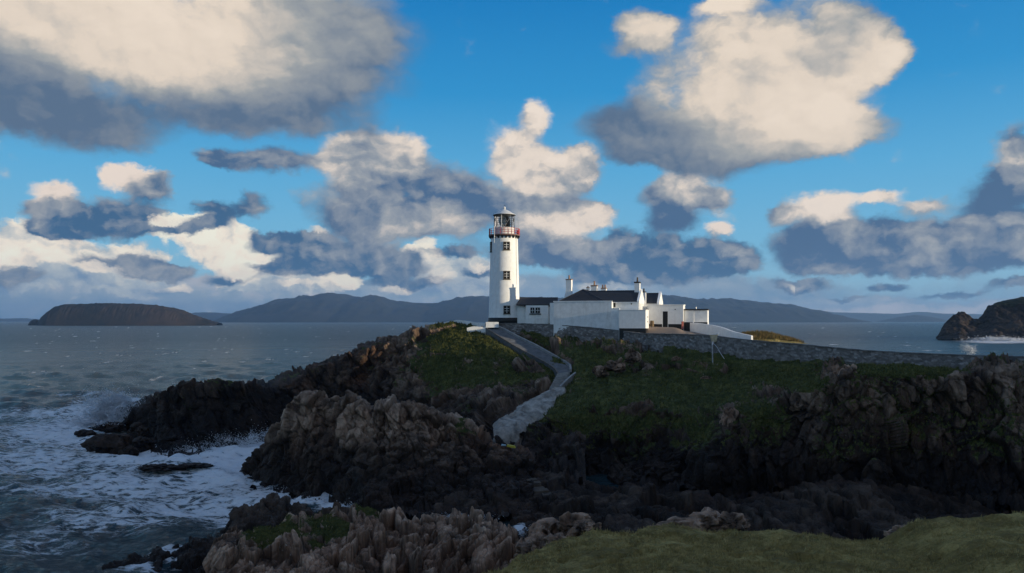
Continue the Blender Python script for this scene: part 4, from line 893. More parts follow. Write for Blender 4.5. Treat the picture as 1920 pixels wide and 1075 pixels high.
# hipped roof over the wing: apex towards the camera
u0, u1, ua = upx(1047,.5), upx(1133,.5), upx(1093,4.6); ze, zr = zA-.05, zpy(543, ua, 4.6); g = MB()
P_ = [fr(u0,.5,ze), fr(u1,.5,ze), fr(ua,4.6,zr), fr(ua,9,zr), fr(u0,9.5,ze), fr(u1,9.5,ze)]
g.add(P_, [(0,1,2),(0,2,3,4),(1,5,3,2),(4,3,5)]); hr = g.build('roof', M_slate, kh)
for a_, b_ in ((0,2),(1,2),(2,3)): MB().tube([P_[a_], P_[b_]], .09, 6).build('hip_tiles', M_slate, hr)
g = MB()
for k in range(1, 10):
    f = k/10; A_, B_ = np.array(P_[0])*(1-f)+np.array(P_[2])*f, np.array(P_[1])*(1-f)+np.array(P_[2])*f
    o_ = np.array([0, -.02, .03]); g.hexa([A_+o_*0, B_+o_*0, B_+o_*0+(0,.07,.02), A_+o_*0+(0,.07,.02)], [A_+o_*1.5, B_+o_*1.5, B_+o_*1.5+(0,.07,.02), A_+o_*1.5+(0,.07,.02)])
tag(g.build('slate_course', M_slate, hr), kind='stuff')
# main range with ridge along the front
vM = 1.4; uM1 = upx(1197, vM); uM0 = upx(1120, vM); zM = zpy(565, uM1, vM)
MB().box(upx(1131,vM), uM1, vM, 8.2, ZG, zM-.1, fr).build('main_wall', M_white, kh)
zR = zpy(545, uM1, 4.8)
gable_roof(kh, upx(1104,4.8)-1.2, uM1-.2, vM, 8.2, zM, zR)
MB().prism([(uM1-.25,vM-.1,zM-.3),(uM1-.25,8.3,zM-.3),(uM1-.25,8.3,zM+.08),(uM1-.25,4.8,zR+.28),(uM1-.25,vM-.1,zM+.08)], (.4,0,0), fr).build('gable_wall', M_white, kh)
MB().box(uM1+.003, uM1+.16, vM+.1, 8.1, ZG, zM-.31, fr).build('gable_end', M_white, kh)
chimney(kh, 1189.5, 1199, 4.2, 5.5, 556, 531, 528.5, 520, capmat=M_black)
chimney(kh, 1061, 1071, 4.3, 5.4, 560, 525, 523.5, 516)
g = MB().prism([(upx(1056,4.3),4.25,ze-.2),(upx(1072,4.3),4.25,ze-.2),(upx(1072,4.3),4.25,zpy(546,0,4.3)),(upx(1061,4.3),4.25,zpy(544,0,4.3))], (0,.5,0), fr); g.build('gable_parapet', M_white, kh)
chimney(kh, 1108, 1119, 9.2, 10.2, 556, 537, 535, 527, npot=1); chimney(kh, 1099.5, 1104, 9.2, 9.8, 556, 540, 539, 537)
chimney(kh, 1127, 1136, 9.6, 10.6, 556, 541.5, 540, 534, npot=2)
hwindow(kh, 1146.5, 1154, 567.5, 576.5, vM)
MB().tube([fr(upx(1184,vM), vM-.06, zpy(570,uM1,vM)), fr(upx(1184,vM), vM+.02, zpy(570,uM1,vM))], .12, 8).build('vent', M_frame, kh)
for pxx in (1133.5, 1139): MB().box(upx(pxx,vM-.01)-.16, upx(pxx,vM-.01)+.16, vM-.45, vM, zpy(577,9,vM), zM-.15, fr).build('pier', M_white, kh)
MB().box(uM0+2.2, uM1, vM-.28, vM-.17, zM-.26, zM-.13, fr).build('gutter', M_white2, kh)
for i, pxx in enumerate((1205, 1212, 1216)): MB().box(uM1+.17, uM1+.26, vM+.8+i*2.2, vM+.9+i*2.2, ZG, zM-.4, fr).build('downpipe', M_white2, kh)
# rear range
vN = 9.5; uN1 = upx(1234, vN); uN0 = upx(1196, vN); zN = zpy(568, uN1, vN); zNR = zpy(550, uN1, 12.5)
rh = thing('rear_house', fr((uN0+uN1)/2, 12, 18.6), 'smaller white gabled house with slate roof behind the right end of the main range', 'house')
MB().box(uN0, uN1, vN, 15.5, ZG, zN-.1, fr).build('wall', M_white, rh)
gable_roof(rh, uN0, uN1-.2, vN, 15.5, zN, zNR)
MB().prism([(uN1-.2,vN-.1,zN-.4),(uN1-.2,15.6,zN-.4),(uN1-.2,15.6,zN+.1),(uN1-.2,12.5,zNR+.3),(uN1-.2,vN-.1,zN+.1)], (.42,0,0), fr).build('gable_wall', M_white, rh)
chimney(rh, 1203, 1210.5, 8.6, 9.44, 600, 548.5, 547, 541, capmat=M_black)
hwindow(rh, 1226, 1229, 574, 577.5, vN)
# flat-roofed wing with the doorway
vQ = 5.6; uQ0, uQ1 = upx(1217, vQ), upx(1281, vQ); zQ = zpy(572.5, uQ1, vQ)
wg = thing('flat_roofed_wing', fr((uQ0+uQ1)/2, 7, 18.6), 'low white flat topped wing with a dark doorway facing the courtyard', 'building')
d0, d1_ = upx(1242.5, vQ), upx(1252, vQ); zd = zpy(584, uQ1, vQ)
g = MB().box(uQ0, d0, vQ, 9.3, ZG, zQ, fr).box(d1_, uQ1, vQ, 9.3, ZG, zQ, fr).box(d0, d1_, vQ, 9.3, zd, zQ, fr); g.build('wall', M_white, wg)
MB().box(d0+.003, d1_-.003, vQ+.35, vQ+.45, ZG+.4, zd-.003, fr).build('door', M_black, wg)
MB().box(uQ0+1.2, uQ1+.08, vQ-.08, 9.4, zQ, zQ+.14, fr).build('coping', M_white, wg)
MB().box(uQ0, d0-.1, vQ-.03, vQ, ZG, zpy(608.5,uQ0,vQ)+.05, fr).box(d1_+.1, uQ1+.02, vQ-.03, vQ, ZG, zpy(608.5,uQ1,vQ)+.05, fr).build('plinth', M_black, wg)
MB().tube([fr(upx(1266,vQ), vQ-.08, zpy(580.5,uQ1,vQ)), fr(upx(1266,vQ), vQ+.02, zpy(580.5,uQ1,vQ))], .10, 8).build('lamp', M_frame, wg)
# outbuilding on the right
vR = 6.6; uR0, uR1 = upx(1283, vR), upx(1326.5, vR); zR_ = zpy(582, uR1, vR)
ob = thing('outbuilding', fr((uR0+uR1)/2, 8, 18.6), 'small white outbuilding with dark flat roof at the right end of the group', 'building')
MB().box(uR0, uR1, vR, 10.5, ZG, zR_, fr).build('wall', M_white, ob)
MB().box(uR0-.15, uR1+.12, vR-.15, 10.7, zR_, zR_+.24, fr).build('roof', M_slate, ob)
uM_ = upx(1300, vR); MB().box(uM_-.1, uM_+.1, vR-.12, vR, ZG, zR_-.02, fr).build('pilaster', M_white, ob)
q = fr(upx(1305, 8), 8, 0); MB().tube([(q[0], q[1], zR_+.2), (q[0], q[1], zR_+.62)], .12, 8).build('flue', M_metal, ob)
MB().box(uR0-.02, uR1+.02, vR-.03, vR, ZG, zpy(605,uR1,vR)+.06, fr).build('plinth', M_black, ob)
# walled yard block in front
vY = -3.2; uY0, uY1 = upx(1160.5, vY), upx(1210.5, vY); zY = zpy(582, uY1, vY); zY0 = zpy(618, uY1, vY)
yd = thing('yard_block', fr((uY0+uY1)/2, 0, zY0), 'square white flat topped yard block standing forward of the main house', 'building')
MB().box(uY0, uY1, vY, vM-.46, ZG-1, zY, fr).build('wall', M_white, yd)
MB().box(uY0-.05, uY1+.05, vY-.05, vM-.46, zY, zY+.10, fr).build('coping', M_white, yd)
MB().box(uY0+.05, uY1+.04, vY-.04, vY+2.6, ZG-1, zY0+.18, fr).build('plinth', M_black, yd)
for zz_ in (zY0+1.2, zY0+2.0): MB().box(uY1, uY1+.06, -.9, -.55, zz_, zz_+.22, fr).build('wall_light', M_frame, yd)
uW0, uW1 = upx(1145.5, -.9), upx(1161.5, -.9)
sl_ = MB().box(uW0, min(uW1, uY0-.06), -.9, -.45, ZG, zpy(578,uW0,-.9), fr).build('screen_wall', M_white2); tag(sl_, 'narrow white screen wall joining the long front wall to the yard block', 'wall')
# link building by the tower
lk = thing('link_building', (4.2, 152, 19.8), 'low white building with dark slate roof joining tower and keepers house', 'building')
X = lambda px, D: (px-CX)/F*D
Zp = lambda py, D: EYE-(py-HY)/F*D
MB().box(X(970,151), X(1043,151), 151, 156, 19.3, Zp(570,151)).build('wall', M_white, lk)
MB().box(X(986,149.6), X(1028,149.6), 149.6, 150.997, 19.3, Zp(573,149.6)).build('bay', M_white, lk)
z0, z1 = Zp(571,150.4), Zp(558.5,153.5)
g = MB().hexa([(X(968,150.4),150.4,z0-.12),(X(1046,150.4),150.4,z0-.12),(X(1046,153.5),153.5,z1-.12),(X(975,153.5),153.5,z1-.12)], [(X(968,150.4),150.4,z0),(X(1046,150.4),150.4,z0),(X(1046,153.5),153.5,z1),(X(975,153.5),153.5,z1)])
g.hexa([(X(975,153.5),153.5,z1-.12),(X(1046,153.5),153.5,z1-.12),(X(1046,153.5),156.6,z0-.12),(X(968,150.4),156.6,z0-.12)], [(X(975,153.5),153.5,z1),(X(1046,153.5),153.5,z1),(X(1046,153.5),156.6,z0),(X(968,150.4),156.6,z0)])
lr = g.build('roof', M_slate, lk)
MB().box(X(975,153.5), X(1046,153.5), 153.42, 153.58, z1-.02, z1+.08).build('ridge_tiles', M_slate, lr)
g = MB()
for k in range(1, 8):
    f = k/8; yy = 150.4+3.1*f; zz_ = z0+(z1-z0)*f; g.box(X(968+7*f,yy)+.03, X(1046,yy), yy-.02, yy+.05, zz_-.02, zz_+.035)
tag(g.build('slate_course', M_slate, lr), kind='stuff')
MB().box(X(968,150.3), X(1040,150.3), 150.22, 150.36, z0-.22, z0-.06).build('gutter', M_black, lk)
for px in (983, 994, 1006, 1018, 1030): MB().box(X(px,150.3)-.09, X(px,150.3)+.09, 150.2, 151, z0-.42, z0-.2).build('rafter_end', M_black, lk)
for a_, b_ in ((994.5, 1002), (1004, 1012.5)):
    x0, x1, zt, zb_ = X(a_,149.5), X(b_,149.5), Zp(577,149.5), Zp(587.5,149.5)
    g = MB().box(x0, x1, 149.52, 149.62, zt-.08, zt).box(x0, x1, 149.52, 149.62, zb_, zb_+.08).box(x0, x0+.07, 149.521, 149.62, zb_+.08, zt-.08).box(x1-.07, x1, 149.521, 149.62, zb_+.08, zt-.08)
    o = g.build('window', M_frame2, lk); MB().box(x0+.04, x1-.04, 149.575, 149.61, zb_+.04, zt-.04).build('pane', M_pane, o)
    MB().box((x0+x1)/2-.035, (x0+x1)/2+.035, 149.54, 149.57, zb_+.08, zt-.08).build('mullion', M_white, o)
    MB().box(x0+.07, x1-.07, 149.541, 149.571, (zb_+zt)/2-.035, (zb_+zt)/2+.035).build('transom', M_white, o)
MB().box(X(992.5,149.4), X(1014.5,149.4), 149.42, 149.6, Zp(590,149.4), Zp(588.3,149.4)).build('sill', M_frame2, lk)
MB().box(X(986,149.5)-.02, X(1028,149.5)+.02, 149.56, 149.6, 19.3, Zp(597,149.5)).build('plinth', M_white2, lk)

# ================================================================ low walls, path, steps, slab
def ribbon_wall(name, pts, h, t, mat, label, cat, cap=0.0):
    """wall along (px, py of its top, D)"""
    P_ = smooth1(resample_px(pts, 60, pts[0][0], pts[-1][0]), 3); d = np.gradient(P_[:, :2], axis=0); d /= np.linalg.norm(d, axis=1, keepdims=True)
    n = np.stack([d[:,1], -d[:,0]], 1)*t/2; n *= np.where(n[:,1:2] > 0, -1, 1); g = MB(); z = P_[:,2]
    A_ = [(P_[i,0]+n[i,0], P_[i,1]+n[i,1], z[i]-h) for i in range(60)]; B_ = [(P_[i,0]+n[i,0], P_[i,1]+n[i,1], z[i]) for i in range(60)]
    C_2 = [(P_[i,0]-n[i,0], P_[i,1]-n[i,1], z[i]) for i in range(60)]; D_ = [(P_[i,0]-n[i,0], P_[i,1]-n[i,1], z[i]-h) for i in range(60)]
    fs = []
    for i in range(59):
        for q in range(3): fs.append((q*60+i, q*60+i+1, (q+1)*60+i+1, (q+1)*60+i))
    fs += [(0,60,120,180), (239,179,119,59)]
    return tag(g.add(A_+B_+C_2+D_, fs).build(name, mat), label, cat)
ribbon_wall('low_wall', [(1281,604.5,144),(1310,606,141),(1340,610.5,137),(1358,615,133.5),(1372,621,130),(1390,625.5,127.5),(1412,630,125)], 1.9, .35, M_white, 'curved low white wall sweeping down from the outbuilding to the stone wall', 'wall')
ribbon_wall('parapet_wall', [(796,614,152),(815,610,152),(838,603.5,152),(856,600,151.5),(875,602,151),(895,605.5,150),(912,606.5,149)], 0.9, .3, M_white2, 'curved low white parapet along the hilltop left of the tower', 'wall')
ribbon_wall('white_block_wall', [(875,615,146.6),(888,612,146.6),(900,613,146.6),(915,613,146.6)], 1.6, .4, M_white2, 'short white wall on the grass below the tower at the head of the path', 'wall')
tag(MB().box(X(911,146.3), X(935,146.3), 146.2, 147.1, Zp(614.5,146.3), Zp(604,146.3)).build('white_end_block', M_white), 'pale sunlit block at the left end of the stone wall', 'wall')
def strip(pairs, thick):
    g = MB(); n = len(pairs)
    top = [p_ for a, b_ in pairs for p_ in (PT(*a), PT(*b_))]; bot = [(x, y, z-thick) for x, y, z in top]; m2 = 2*n
    fs = []
    for i in range(n-1):
        a = 2*i; fs += [(a, a+1, a+3, a+2), (m2+a, m2+a+2, m2+a+3, m2+a+1), (a, a+2, m2+a+2, m2+a), (a+1, m2+a+1, m2+a+3, a+3)]
    fs += [(0, m2, m2+1, 1), (m2-2, m2-1, 2*m2-1, 2*m2-2)]
    return g.add(top+bot, fs)
def dens(pairs, k=6):
    a = np.array([p_[0] for p_ in pairs], float); b_ = np.array([p_[1] for p_ in pairs], float); t = np.linspace(0, len(pairs)-1, (len(pairs)-1)*k+1); i = np.arange(len(pairs))
    f = lambda q: np.stack([np.interp(t, i, q[:,j]) for j in range(3)], 1)
    return list(zip(f(a), f(b_)))
PP = [((902,613,148.0),(926,612,148.0)), ((915,619,145.5),(942,619,146.3)), ((938,634,142.5),(970,634,143.6)), ((966,651,139.2),(1003,650,140.6)), ((1000,669,136.0),(1035,668,137.4)), ((1026,683,132.0),(1058,681,132.8)), ((1040,693,129.2),(1067,688,130.2)), ((1046,703,127.0),(1068,697,128.2))]
pth = strip(dens(PP), 3.0).build('path', M_tar); tag(pth, kind='structure')
def rail(pairs, side, w, h, name, mat, label, cat):
    g = MB(); q = [np.array(PT(*(p_[side]))) for p_ in dens(pairs)]; 
    for i in range(len(q)-1):
        e = np.array([w, 0, 0]); u = np.array([0, 0, h]); g.hexa([q[i]-.3*u, q[i]+e-.3*u, q[i+1]+e-.3*u, q[i+1]-.3*u], [q[i]+u, q[i]+e+u, q[i+1]+e+u, q[i+1]+u])
    return tag(g.build(name, mat), label, cat)
rail(PP, 1, .35, .38, 'kerb', M_kerb, 'pale concrete kerb along the upper edge of the hillside path', 'kerb')
rail(PP, 0, .25, .16, 'kerb', M_conc_dark, 'dark weathered kerb along the lower edge of the hillside path', 'kerb')
st = thing('concrete_steps', PT(1048,716,129), 'flight of concrete steps descending from the bend of the path to the pale slab', 'steps')
for k in range(9):
    f = k/9; a = np.array(PT(1045-16*f, 701+30*f, 126.8-5*f)); b_ = np.array(PT(1069-14*f, 697+32*f, 127.8-5*f)); e = np.array([-.15,-.72,0]); d = np.array([0,0,-1.4])
    MB().hexa([a+d, a+e+d, b_+e+d, b_+d], [a, a+e, b_+e, b_]).build('step', M_conc, st)
ribbon_wall('stair_wall', [(1050,724,121.8),(1060,714,123.2),(1071,704,125),(1081,697,126.5),(1090,692,127.5)], 1.3, .35, M_conc, 'short curved concrete wall on the right of the steps', 'wall')
# pale slab: worn concrete apron poured over the rock
SL = [((1034,728,122),(1062,728,122)), ((1014,735,120.5),(1064,742,120)), ((988,746,118.5),(1062,758,118)), ((962,762,115.5),(1062,774,115.5)), ((948,771,114.2),(1088,784,113.8)), ((940,776,113.5),(1010,786,113.5)), ((924,786,111),(985,798,110.5)), ((930,805,108.8),(975,806,109.2))]
ab = dens(SL, 12); NN = 40; top = np.array([[np.array(PT(*(a*(1-t)+b_*t))) for t in np.linspace(0, 1, NN)] for a, b_ in ab])
rg = fbm(top.reshape(-1,3), .9, 5, 55).reshape(top.shape[:2]); rg2 = fbm(top.reshape(-1,3), 2.6, 4, 56).reshape(top.shape[:2]); top[...,0] += rg*.5; top[...,2] += rg*.45+rg2*.22+.2; top[...,1] -= 1.0
edge_drop = np.minimum(1, 6*np.minimum(np.linspace(0,1,NN), np.linspace(1,0,NN)))[None]; top[...,2] -= (1-edge_drop)*(.8+rg)
lowr = [top[-1]+np.array([0,-.25*k,-.75*k])+np.array([.1,-.35,0])*np.sin(k) for k in range(1, 5)]
top = np.concatenate([top, np.array(lowr)]); bot = top.copy(); bot[...,2] -= 2.0
n0 = top.shape[0]*NN; fs = np.concatenate([grid_faces(top.shape[0], NN), grid_faces(top.shape[0], NN, True)+n0])
tag(mesh_obj('concrete_apron', np.concatenate([top.reshape(-1,3), bot.reshape(-1,3)]), fs, simple('pale_concrete', (0.27,0.25,0.22), .9, .2, var=.6, scale=.8, bmp=1.0), None, True), 'worn pale concrete apron poured over the rocks below the steps', 'slab')
M_worn_step = simple('worn_steps', (0.085,0.066,0.05), 0.9, 0.2, var=.4, scale=1.2, bmp=0.9)
gs = thing('gully_steps', PT(1030,930,86), 'rough brown steps leading down to the gully floor', 'steps')
for k in range(12):
    f = k/12; a = np.array(PT(978+80*f, 893+80*f, 91.5-13*f)); b_ = np.array(PT(1004+84*f, 890+82*f, 92-13*f)); e = np.array([.2,-1.2,0]); d = np.array([0,0,-1.6])
    j_ = np.array([0,0,-.35+.12*math.sin(k*2.3)]); MB().hexa([a+d+j_, a+e+d+j_, b_+e+d+j_, b_+d+j_], [a+j_, a+e+j_, b_+e+j_, b_+j_]).build('step', M_worn_step, gs)

# ================================================================ loose rocks
ICO = None
def rock(name, c, size, seed, mat, label, cat, group=None, flat=1.0, sub=4, tiltv=0.6):
    bm = bmesh.new(); bmesh.ops.create_icosphere(bm, subdivisions=sub, radius=1); v = np.array([x.co[:] for x in bm.verts]); f = [tuple(q.index for q in x.verts) for x in bm.faces]; bm.free()
    s = np.array(size)/2; P_ = v*s; q = P_*(np.array([1,1,.6]))/(min(size)*.42)
    d1, d2, cid, off, key = worley(q+seed*3.7, seed); rd = np.stack([(cid*7.13) % 1-.5, (cid*13.7) % 1-.5, (cid*29.1) % 1-.5], 1)
    q2 = P_/(min(size)*.16); e1, e2, cid2, off2, _ = worley(q2+seed, seed+9)
    r = 1+.45*(cid-.5)+tiltv*(off*rd).sum(1)-.12*np.exp(-((d2-d1)/.06)**2)+.12*(cid2-.5)-.03*np.exp(-((e2-e1)/.08)**2)+.25*fbm(v*2+seed, 1, 4, seed)
    P_ = P_*r[:,None]; P_[:,2] = np.where(P_[:,2] < 0, P_[:,2]*.6, P_[:,2]*flat)
    P_ += np.array(c); o = mesh_obj(name, P_, f, mat, None, False, {'cell': cid, 'crack': np.exp(-((d2-d1)/.06)**2), 'grass': np.zeros(len(P_))})
    return tag(o, label, cat, group)
GR = 'dark rocks standing in the surf'
for i, (px, py, D, sz, lab) in enumerate([
  (205,842,121.5,(6.6,4.5,4.6),'largest dark rock in the white surf left of the headland'),
  (240,850,119.5,(2.6,2.4,2.2),'small dark rock beside the right foot of the largest surf rock'),
  (162,815,137,(3.9,2.4,1.5),'low flat dark rock farthest left in the surf'),
  (213,803,144,(7.0,3.5,2.2),'long flat dark rock in the surf above the largest one'),
  (267,838,125.5,(3.6,3,2.9),'pointed dark rock in the surf close to the headland tip'),
  (240,778,158,(8.0,5,3.6),'dark rock shelf beside the bursting wave at the headland tip'),
  (262,812,134,(4.2,3.5,3.0),'dark rock joining the surf rocks to the headland'),
  (300,878,106,(5.5,3.2,0.9),'barely covered brown rock awash in the foam'),
  (365,874,107,(5.0,2.6,0.7),'low wave washed reef right of the awash brown rock')]):
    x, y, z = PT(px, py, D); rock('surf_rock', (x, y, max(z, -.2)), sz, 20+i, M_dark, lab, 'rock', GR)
for i, (px, py, D, sz, lab) in enumerate([
  (1270,992,51,(2.6,2,1.1),'low speckled pale boulder on the left of the cluster behind the turf crest'),
  (1325,986,51.5,(3.2,2.2,1.7),'broad pale lichened boulder in the middle of the cluster behind the turf crest'),
  (1375,985,51,(1.9,1.8,1.5),'rounded pale boulder on the right of the cluster behind the turf crest'),
  (1235,996,50.5,(1.6,1.4,.7),'small pale stone at the left end of the turf crest cluster'),
  (1030,1005,54,(2.6,2.4,2.0),'grey cracked rock in the dark gap between outcrop and turf'),
  (1075,990,53,(2.4,2,1.7),'upright grey rock where the turf meets the gully'),
  (1010,1035,50,(2.4,2,1.6),'grey rock at the left tip of the turf'),
  (1050,1022,49.5,(2.0,1.8,1.1),'pale cracked rock half buried in the left edge of the turf'),
  (1105,988,51.5,(1.4,1.2,.9),'small grey rock beside the upright one at the turf edge'),
  (1700,1003,47.5,(2.0,1.3,1.0),'grey speckled rock under the turf hump on the right'),
  (1722,990,47,(1.0,.8,.5),'small pale stone on top of the turf hump rock')]):
    rock('boulder', PT(px, py, D), sz, 50+i, M_out, lab, 'boulder')
for i, (px, py, D, sz, lab) in enumerate([
  (912,652,141.2,(1.9,1.4,1.4),'small sunlit pinkish rock in the grass below the tower'),
  (1155,690,122,(3.4,2.4,2.2),'pale rock knob poking from the grass slope below the house'),
  (1185,672,123,(2.4,2,2.6),'upright grey rock on the grass slope below the yard block'),
  (1125,700,121.5,(2.2,1.8,1.8),'rounded grey rock left of the pale knob on the grass slope'),
  (1268,676,125,(1.4,1,1.2),'small brown rock at the foot of the stone wall'),
  (1566,712,92,(3.2,2.0,3.4),'pale rounded concrete grey rock standing at the cliff edge'),
  (1590,708,91,(2.0,1.6,2.4),'grey cracked rock right of the rounded one at the cliff edge'),
  (1370,795,93.5,(2.2,1.6,3.6),'bright lichen covered rock pillar at the top of the dark cleft'),
  (1500,758,92,(2.4,1.6,2.8),'grey rock corner at the head of the red cliff face'),
  (1325,709,112,(1.5,.8,.5),'flat pale stone lying in the grass slope')]):
    rock('rock', PT(px, py, D), sz, 80+i, M_pale if i not in (0,) else M_out, lab, 'rock')

# ================================================================ grass mound behind the wall, tufts
mp = np.array([PT(px, 634, 131) for px in np.linspace(1360, 1500, 60)]); vv = np.linspace(-1, 1, 24)
MG = np.array([[(q[0], q[1]+5*v, 16.6) for q in mp] for v in vv]); hx = np.interp(np.linspace(1360,1500,60), [1360,1378,1395,1420,1440,1465,1482,1500], [.0,.55,1.5,1.7,1.5,1.0,.5,0])
MG[...,2] += hx[None]*(1-np.abs(vv)**1.7)[:,None]*1.0+(fbm(MG.reshape(-1,3), .9, 4, 3)*.25).reshape(MG.shape[:2])*(hx[None] > .2)-.3
mound = mesh_obj('grass_mound', MG.reshape(-1,3), grid_faces(24,60), M_turf, None, True, {'cell': np.full(1440,.5), 'crack': np.zeros(1440), 'grass': np.ones(1440)}); tag(mound, 'low mound of sunlit tawny grass behind the stone wall right of the houses', 'mound')
pts = MG[4:20, 3:-3].reshape(-1,3); k = rs.randint(0, len(pts), 2600); pts = pts[k]+np.stack([rs.uniform(-.15,.15,2600), rs.uniform(-.2,.2,2600), np.zeros(2600)], 1)
tag(blades('mound_grass', pts, .5, .035, blade_mat('dry_grass', (0.10,0.085,0.03), (0.26,0.17,0.07)), .5, 8, 2), 'dry tawny tufts on the sunlit mound', 'grass', kind='stuff')
# longer tufts on the headland turf and the cliff slope
def tufts_on(G, g, n, thr, h, w_, seed, name, lab, near=None):
    r = np.random.RandomState(seed); P_ = G.reshape(-1,3); ok = np.where(g.ravel() > thr)[0]; k = r.choice(ok, n)
    tag(blades(name, P_[k], h, w_, M_blade_g, .7, seed, 3), lab, 'grass', kind='stuff')
M_blade_g = blade_mat('green_grass_blade', (0.040,0.052,0.015), (0.15,0.145,0.045))
tufts_on(HEAD[1], HEAD[2], 11000, .55, .34, .045, 4, 'headland_grass', 'green grass covering the hill below the tower')
tufts_on(CLIFF[1], CLIFF[2], 20000, .55, .32, .045, 5, 'slope_grass', 'dark green grass on the slope between stone wall and cliff edge')
tufts_on(G, np.where(True, gm, 0), 5000, .55, .16, .014, 6, 'outcrop_grass', 'moss green grass caps on the foreground outcrop')

# ================================================================ small things
q = PT(1335.5,687,121.2); pp_ = thing('drain_pipe', q, 'white vertical pipe standing against the stone wall below the pale pier', 'pipe')
MB().tube([PT(1335.5,648,123.6), PT(1336.5,687,121.2)], .10, 8).build('pipe', M_conc, pp_); MB().tube([PT(1336.8,642,124.3), PT(1335.5,648,123.6)], [.16,.12], 8).build('hopper', M_metal, pp_)
tag(MB().tube([PT(1338,644,124.0), PT(1345,652,123.2), PT(1350,661,122.4), PT(1358,673,121.0)], .045, 6).build('cable', M_metal), 'thin grey cable drooping diagonally right of the white pipe', 'cable')
tag(MB().prism([(X(1331,125),124.4,Zp(628,125)),(X(1344,125),124.4,Zp(628,125)),(X(1342,125),124.4,Zp(640,125)),(X(1335,125),124.4,Zp(643,125))], (0,.9,0)).build('wall_pier', simple('sandy_render', (0.55,0.45,0.30), .85, .2, var=.25)), 'small sandy coloured pier capping the stone wall at its corner', 'pier')
gl = thing('seagull', PT(1346,628.5,124.7), 'white gull perched on the stone wall beside the sandy pier', 'seagull')
gx_, gy_, gz_ = PT(1346,627.2,124.7)
MB().tube([(gx_-.30,gy_,gz_-.02),(gx_-.18,gy_,gz_+.03),(gx_,gy_,gz_+.08),(gx_+.14,gy_,gz_+.15)], [.02,.09,.12,.07], 8).build('body', simple('gull_white', (.85,.85,.85), .7), gl, True)
MB().tube([(gx_+.12,gy_,gz_+.13),(gx_+.17,gy_,gz_+.26),(gx_+.22,gy_,gz_+.27)], [.055,.065,.03], 8).build('head', bpy.data.materials['gull_white'], gl, True)
MB().tube([(gx_+.23,gy_,gz_+.265),(gx_+.31,gy_,gz_+.25)], [.02,.008], 5).build('beak', simple('gull_beak', (.6,.4,.05), .5), gl)
MB().tube([(gx_-.40,gy_-.02,gz_+.0),(gx_-.12,gy_-.10,gz_+.09),(gx_+.06,gy_-.10,gz_+.12)], [.01,.05,.03], 6).build('wing', M_metal, gl)
for s_ in (-.03, .04): MB().tube([(gx_+s_,gy_,gz_-.10),(gx_+s_,gy_,gz_+.02)], .012, 4).build('leg', bpy.data.materials['gull_beak'], gl)
q = PT(1144,619,140.6); rp = thing('red_post', q, 'small red and black post with thin rod against the long white wall', 'post')
x, y = q[0], q[1]
MB().box(x-.14, x+.14, y-.1, y+.1, Zp(619,140.6), Zp(616.5,140.6)).box(x-.14, x+.14, y-.1, y+.1, Zp(612,140.6), Zp(609,140.6)).build('red_band', M_red, rp)
MB().box(x-.12, x+.12, y-.08, y+.08, Zp(616.5,140.6), Zp(612,140.6)).build('black_band', M_black, rp)
MB().tube([(x,y,Zp(609,140.6)),(x+.12,y,Zp(598,140.6))], .03, 5).build('rod', M_frame2, rp)
tag(MB().box(X(1278.5,141), X(1282,141), 141, 141.4, Zp(617,141), Zp(603,141)).build('gate_post', simple('faded_red', (.42,.13,.10), .7)), 'faded red gate post at the corner of the flat roofed wing', 'post')
bx0, by0, bz0 = PT(1222.5,612,141.5); tag(MB().lathe((bx0,by0), [(.02,bz0-.3),(.30,bz0-.3),(.36,bz0+.4),(.36,bz0+.7),(.30,bz0+1.0),(.02,bz0+1.0)], 12).build('barrel', simple('brown_barrel', (.16,.11,.06), .8)), 'brown barrel in the corner between yard block and wing', 'barrel')
tag(MB().tube([PT(1073,679,131.5), PT(1072.5,668,131.5)], .13, 8).build('stone_post', M_conc), 'short pale post above the bend of the path', 'post')
tag(MB().box(X(1094,131), X(1102,131), 130.6, 131.2, Zp(694,131), Zp(690,131)).build('stone_block', M_conc), 'small pale block in the grass right of the stair wall', 'block')
x, y, z = PT(950,838,94.8); db = thing('washed_up_debris', (x,y,z), 'yellow and pale blue scraps of washed up plastic on the rocks below the apron', 'debris')
MB().hexa([(x,y,z),(x+1.0,y-.2,z-.15),(x+1.1,y+.2,z-.1),(x+.1,y+.3,z)], [(x+.05,y,z+.22),(x+.9,y-.2,z+.1),(x+1.0,y+.2,z+.12),(x+.1,y+.3,z+.25)]).build('yellow_sheet', simple('yellow_plastic', (.45,.36,.03), .5), db)
MB().hexa([(x-.7,y,z+.1),(x-.05,y-.2,z+.1),(x-.05,y+.2,z+.1),(x-.7,y+.3,z+.1)], [(x-.6,y,z+.26),(x-.1,y-.2,z+.24),(x-.1,y+.2,z+.24),(x-.6,y+.3,z+.3)]).build('blue_sheet', simple('pale_blue_plastic', (.25,.36,.40), .5), db)

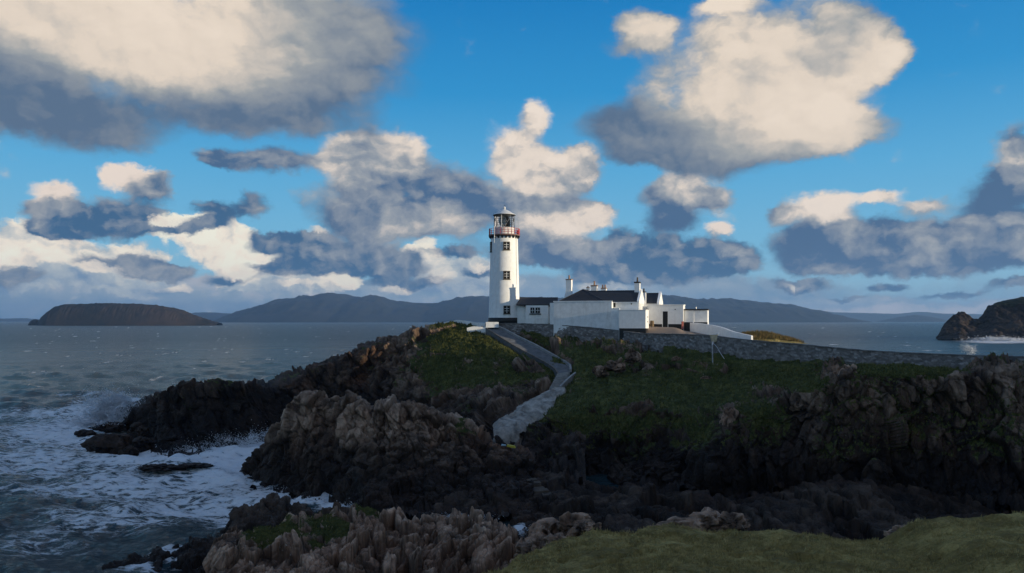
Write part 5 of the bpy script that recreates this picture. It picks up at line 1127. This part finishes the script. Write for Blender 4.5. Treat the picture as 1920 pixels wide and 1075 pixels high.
# ================================================================ spray
M_spray = bpy.data.materials.new('spray'); M_spray.use_nodes = True; M_spray.node_tree.nodes.clear(); bb = NB(M_spray.node_tree)
d_ = bb.node('ShaderNodeBsdfDiffuse'); t2 = bb.node('ShaderNodeBsdfTranslucent'); mx = bb.node('ShaderNodeMixShader'); oo = bb.node('ShaderNodeOutputMaterial')
for q_ in (d_, t2): q_.inputs[0].default_value = (.97,.98,1,1)
M_spray.node_tree.links.new(d_.outputs[0], mx.inputs[1]); M_spray.node_tree.links.new(t2.outputs[0], mx.inputs[2]); M_spray.node_tree.links.new(mx.outputs[0], oo.inputs[0])
for n_ in M_spray.node_tree.nodes:
    if n_.type == 'BSDF_PRINCIPLED': n_.inputs['Subsurface Weight'].default_value = 0
def spray(name, blobs, n, size, seed, lab):
    r = np.random.RandomState(seed); P_ = []
    for (px, py, D, rx, ry, rz, wgt) in blobs:
        k = int(n*wgt); c_ = np.array(PT(px, py, D)); q = r.normal(0, .5, (k, 3)); P_.append(c_+q*np.array([rx, ry, rz]))
    P_ = np.concatenate(P_); P_ = P_+np.stack([fbm(P_, .8, 3, seed+i)*.9 for i in range(3)], 1); keep = fbm(P_, .7, 3, seed+5) > -.22; P_ = P_[keep]; m_ = len(P_)
    s_ = size*r.uniform(.35, 1.0, m_)**2+.012; a = r.normal(0, 1, (m_, 4, 3)); a /= np.linalg.norm(a, axis=2, keepdims=True)
    v = (P_[:,None]+a*s_[:,None,None]).reshape(-1,3); i = np.arange(m_)*4; f = np.concatenate([np.stack([i,i+1,i+2],1), np.stack([i,i+2,i+3],1), np.stack([i,i+3,i+1],1), np.stack([i+1,i+3,i+2],1)])
    return tag(mesh_obj(name, v, f, M_spray), lab, 'spray', kind='stuff')
spray('wave_spray', [(200,765,148,3.6,2,2.6,.5),(185,782,146,4.2,2,1.5,.35),(222,752,149,2.6,1.5,1.4,.2),(170,792,144,4.5,2,.7,.2)], 32000, .14, 3, 'burst of white spray at the headland tip')
spray('surf_spray', [(430,832,127,5,2,1.2,.3),(490,826,125,2.6,2,1.6,.3),(375,845,123,4,1.5,.5,.15),(600,940,90,3.2,1,.5,.2),(655,955,84,1.6,.8,.5,.15),(560,925,95,2.5,1,.4,.1)], 16000, .09, 9, 'fine spray above the breaking surf along the rocks')
spray('gully_spray', [(870,970,77,2.0,.6,.22,.35),(990,1000,72,.8,.6,.35,.3),(850,976,77,1.2,.5,.3,.2)], 8000, .05, 10, 'patches of white water in the gully')
spray('stack_surf', [(1870,638,770,26,6,3.0,.5),(1905,640,765,20,6,2.4,.3)], 9000, .8, 12, 'white surf breaking at the foot of the far dark stack')
spray('distant_splash', [(1815,655,118,.9,.6,.8,1)], 2500, .05, 13, 'thin white burst of spray rising behind the stone wall')

# ================================================================ haze
HAZE = 0.00005
hz = MB().box(-15000, 15000, -600, 21000, -6, 420).build('haze', None); tag(hz, kind='stuff')
m = bpy.data.materials.new('haze'); m.use_nodes = True; t_ = m.node_tree; t_.nodes.clear(); vp = t_.nodes.new('ShaderNodeVolumePrincipled'); oo = t_.nodes.new('ShaderNodeOutputMaterial')
vp.inputs['Color'].default_value = (0.36, 0.62, 1.0, 1); vp.inputs['Density'].default_value = HAZE; vp.inputs['Anisotropy'].default_value = 0.2
t_.links.new(vp.outputs[0], oo.inputs['Volume']); hz.data.materials.append(m)
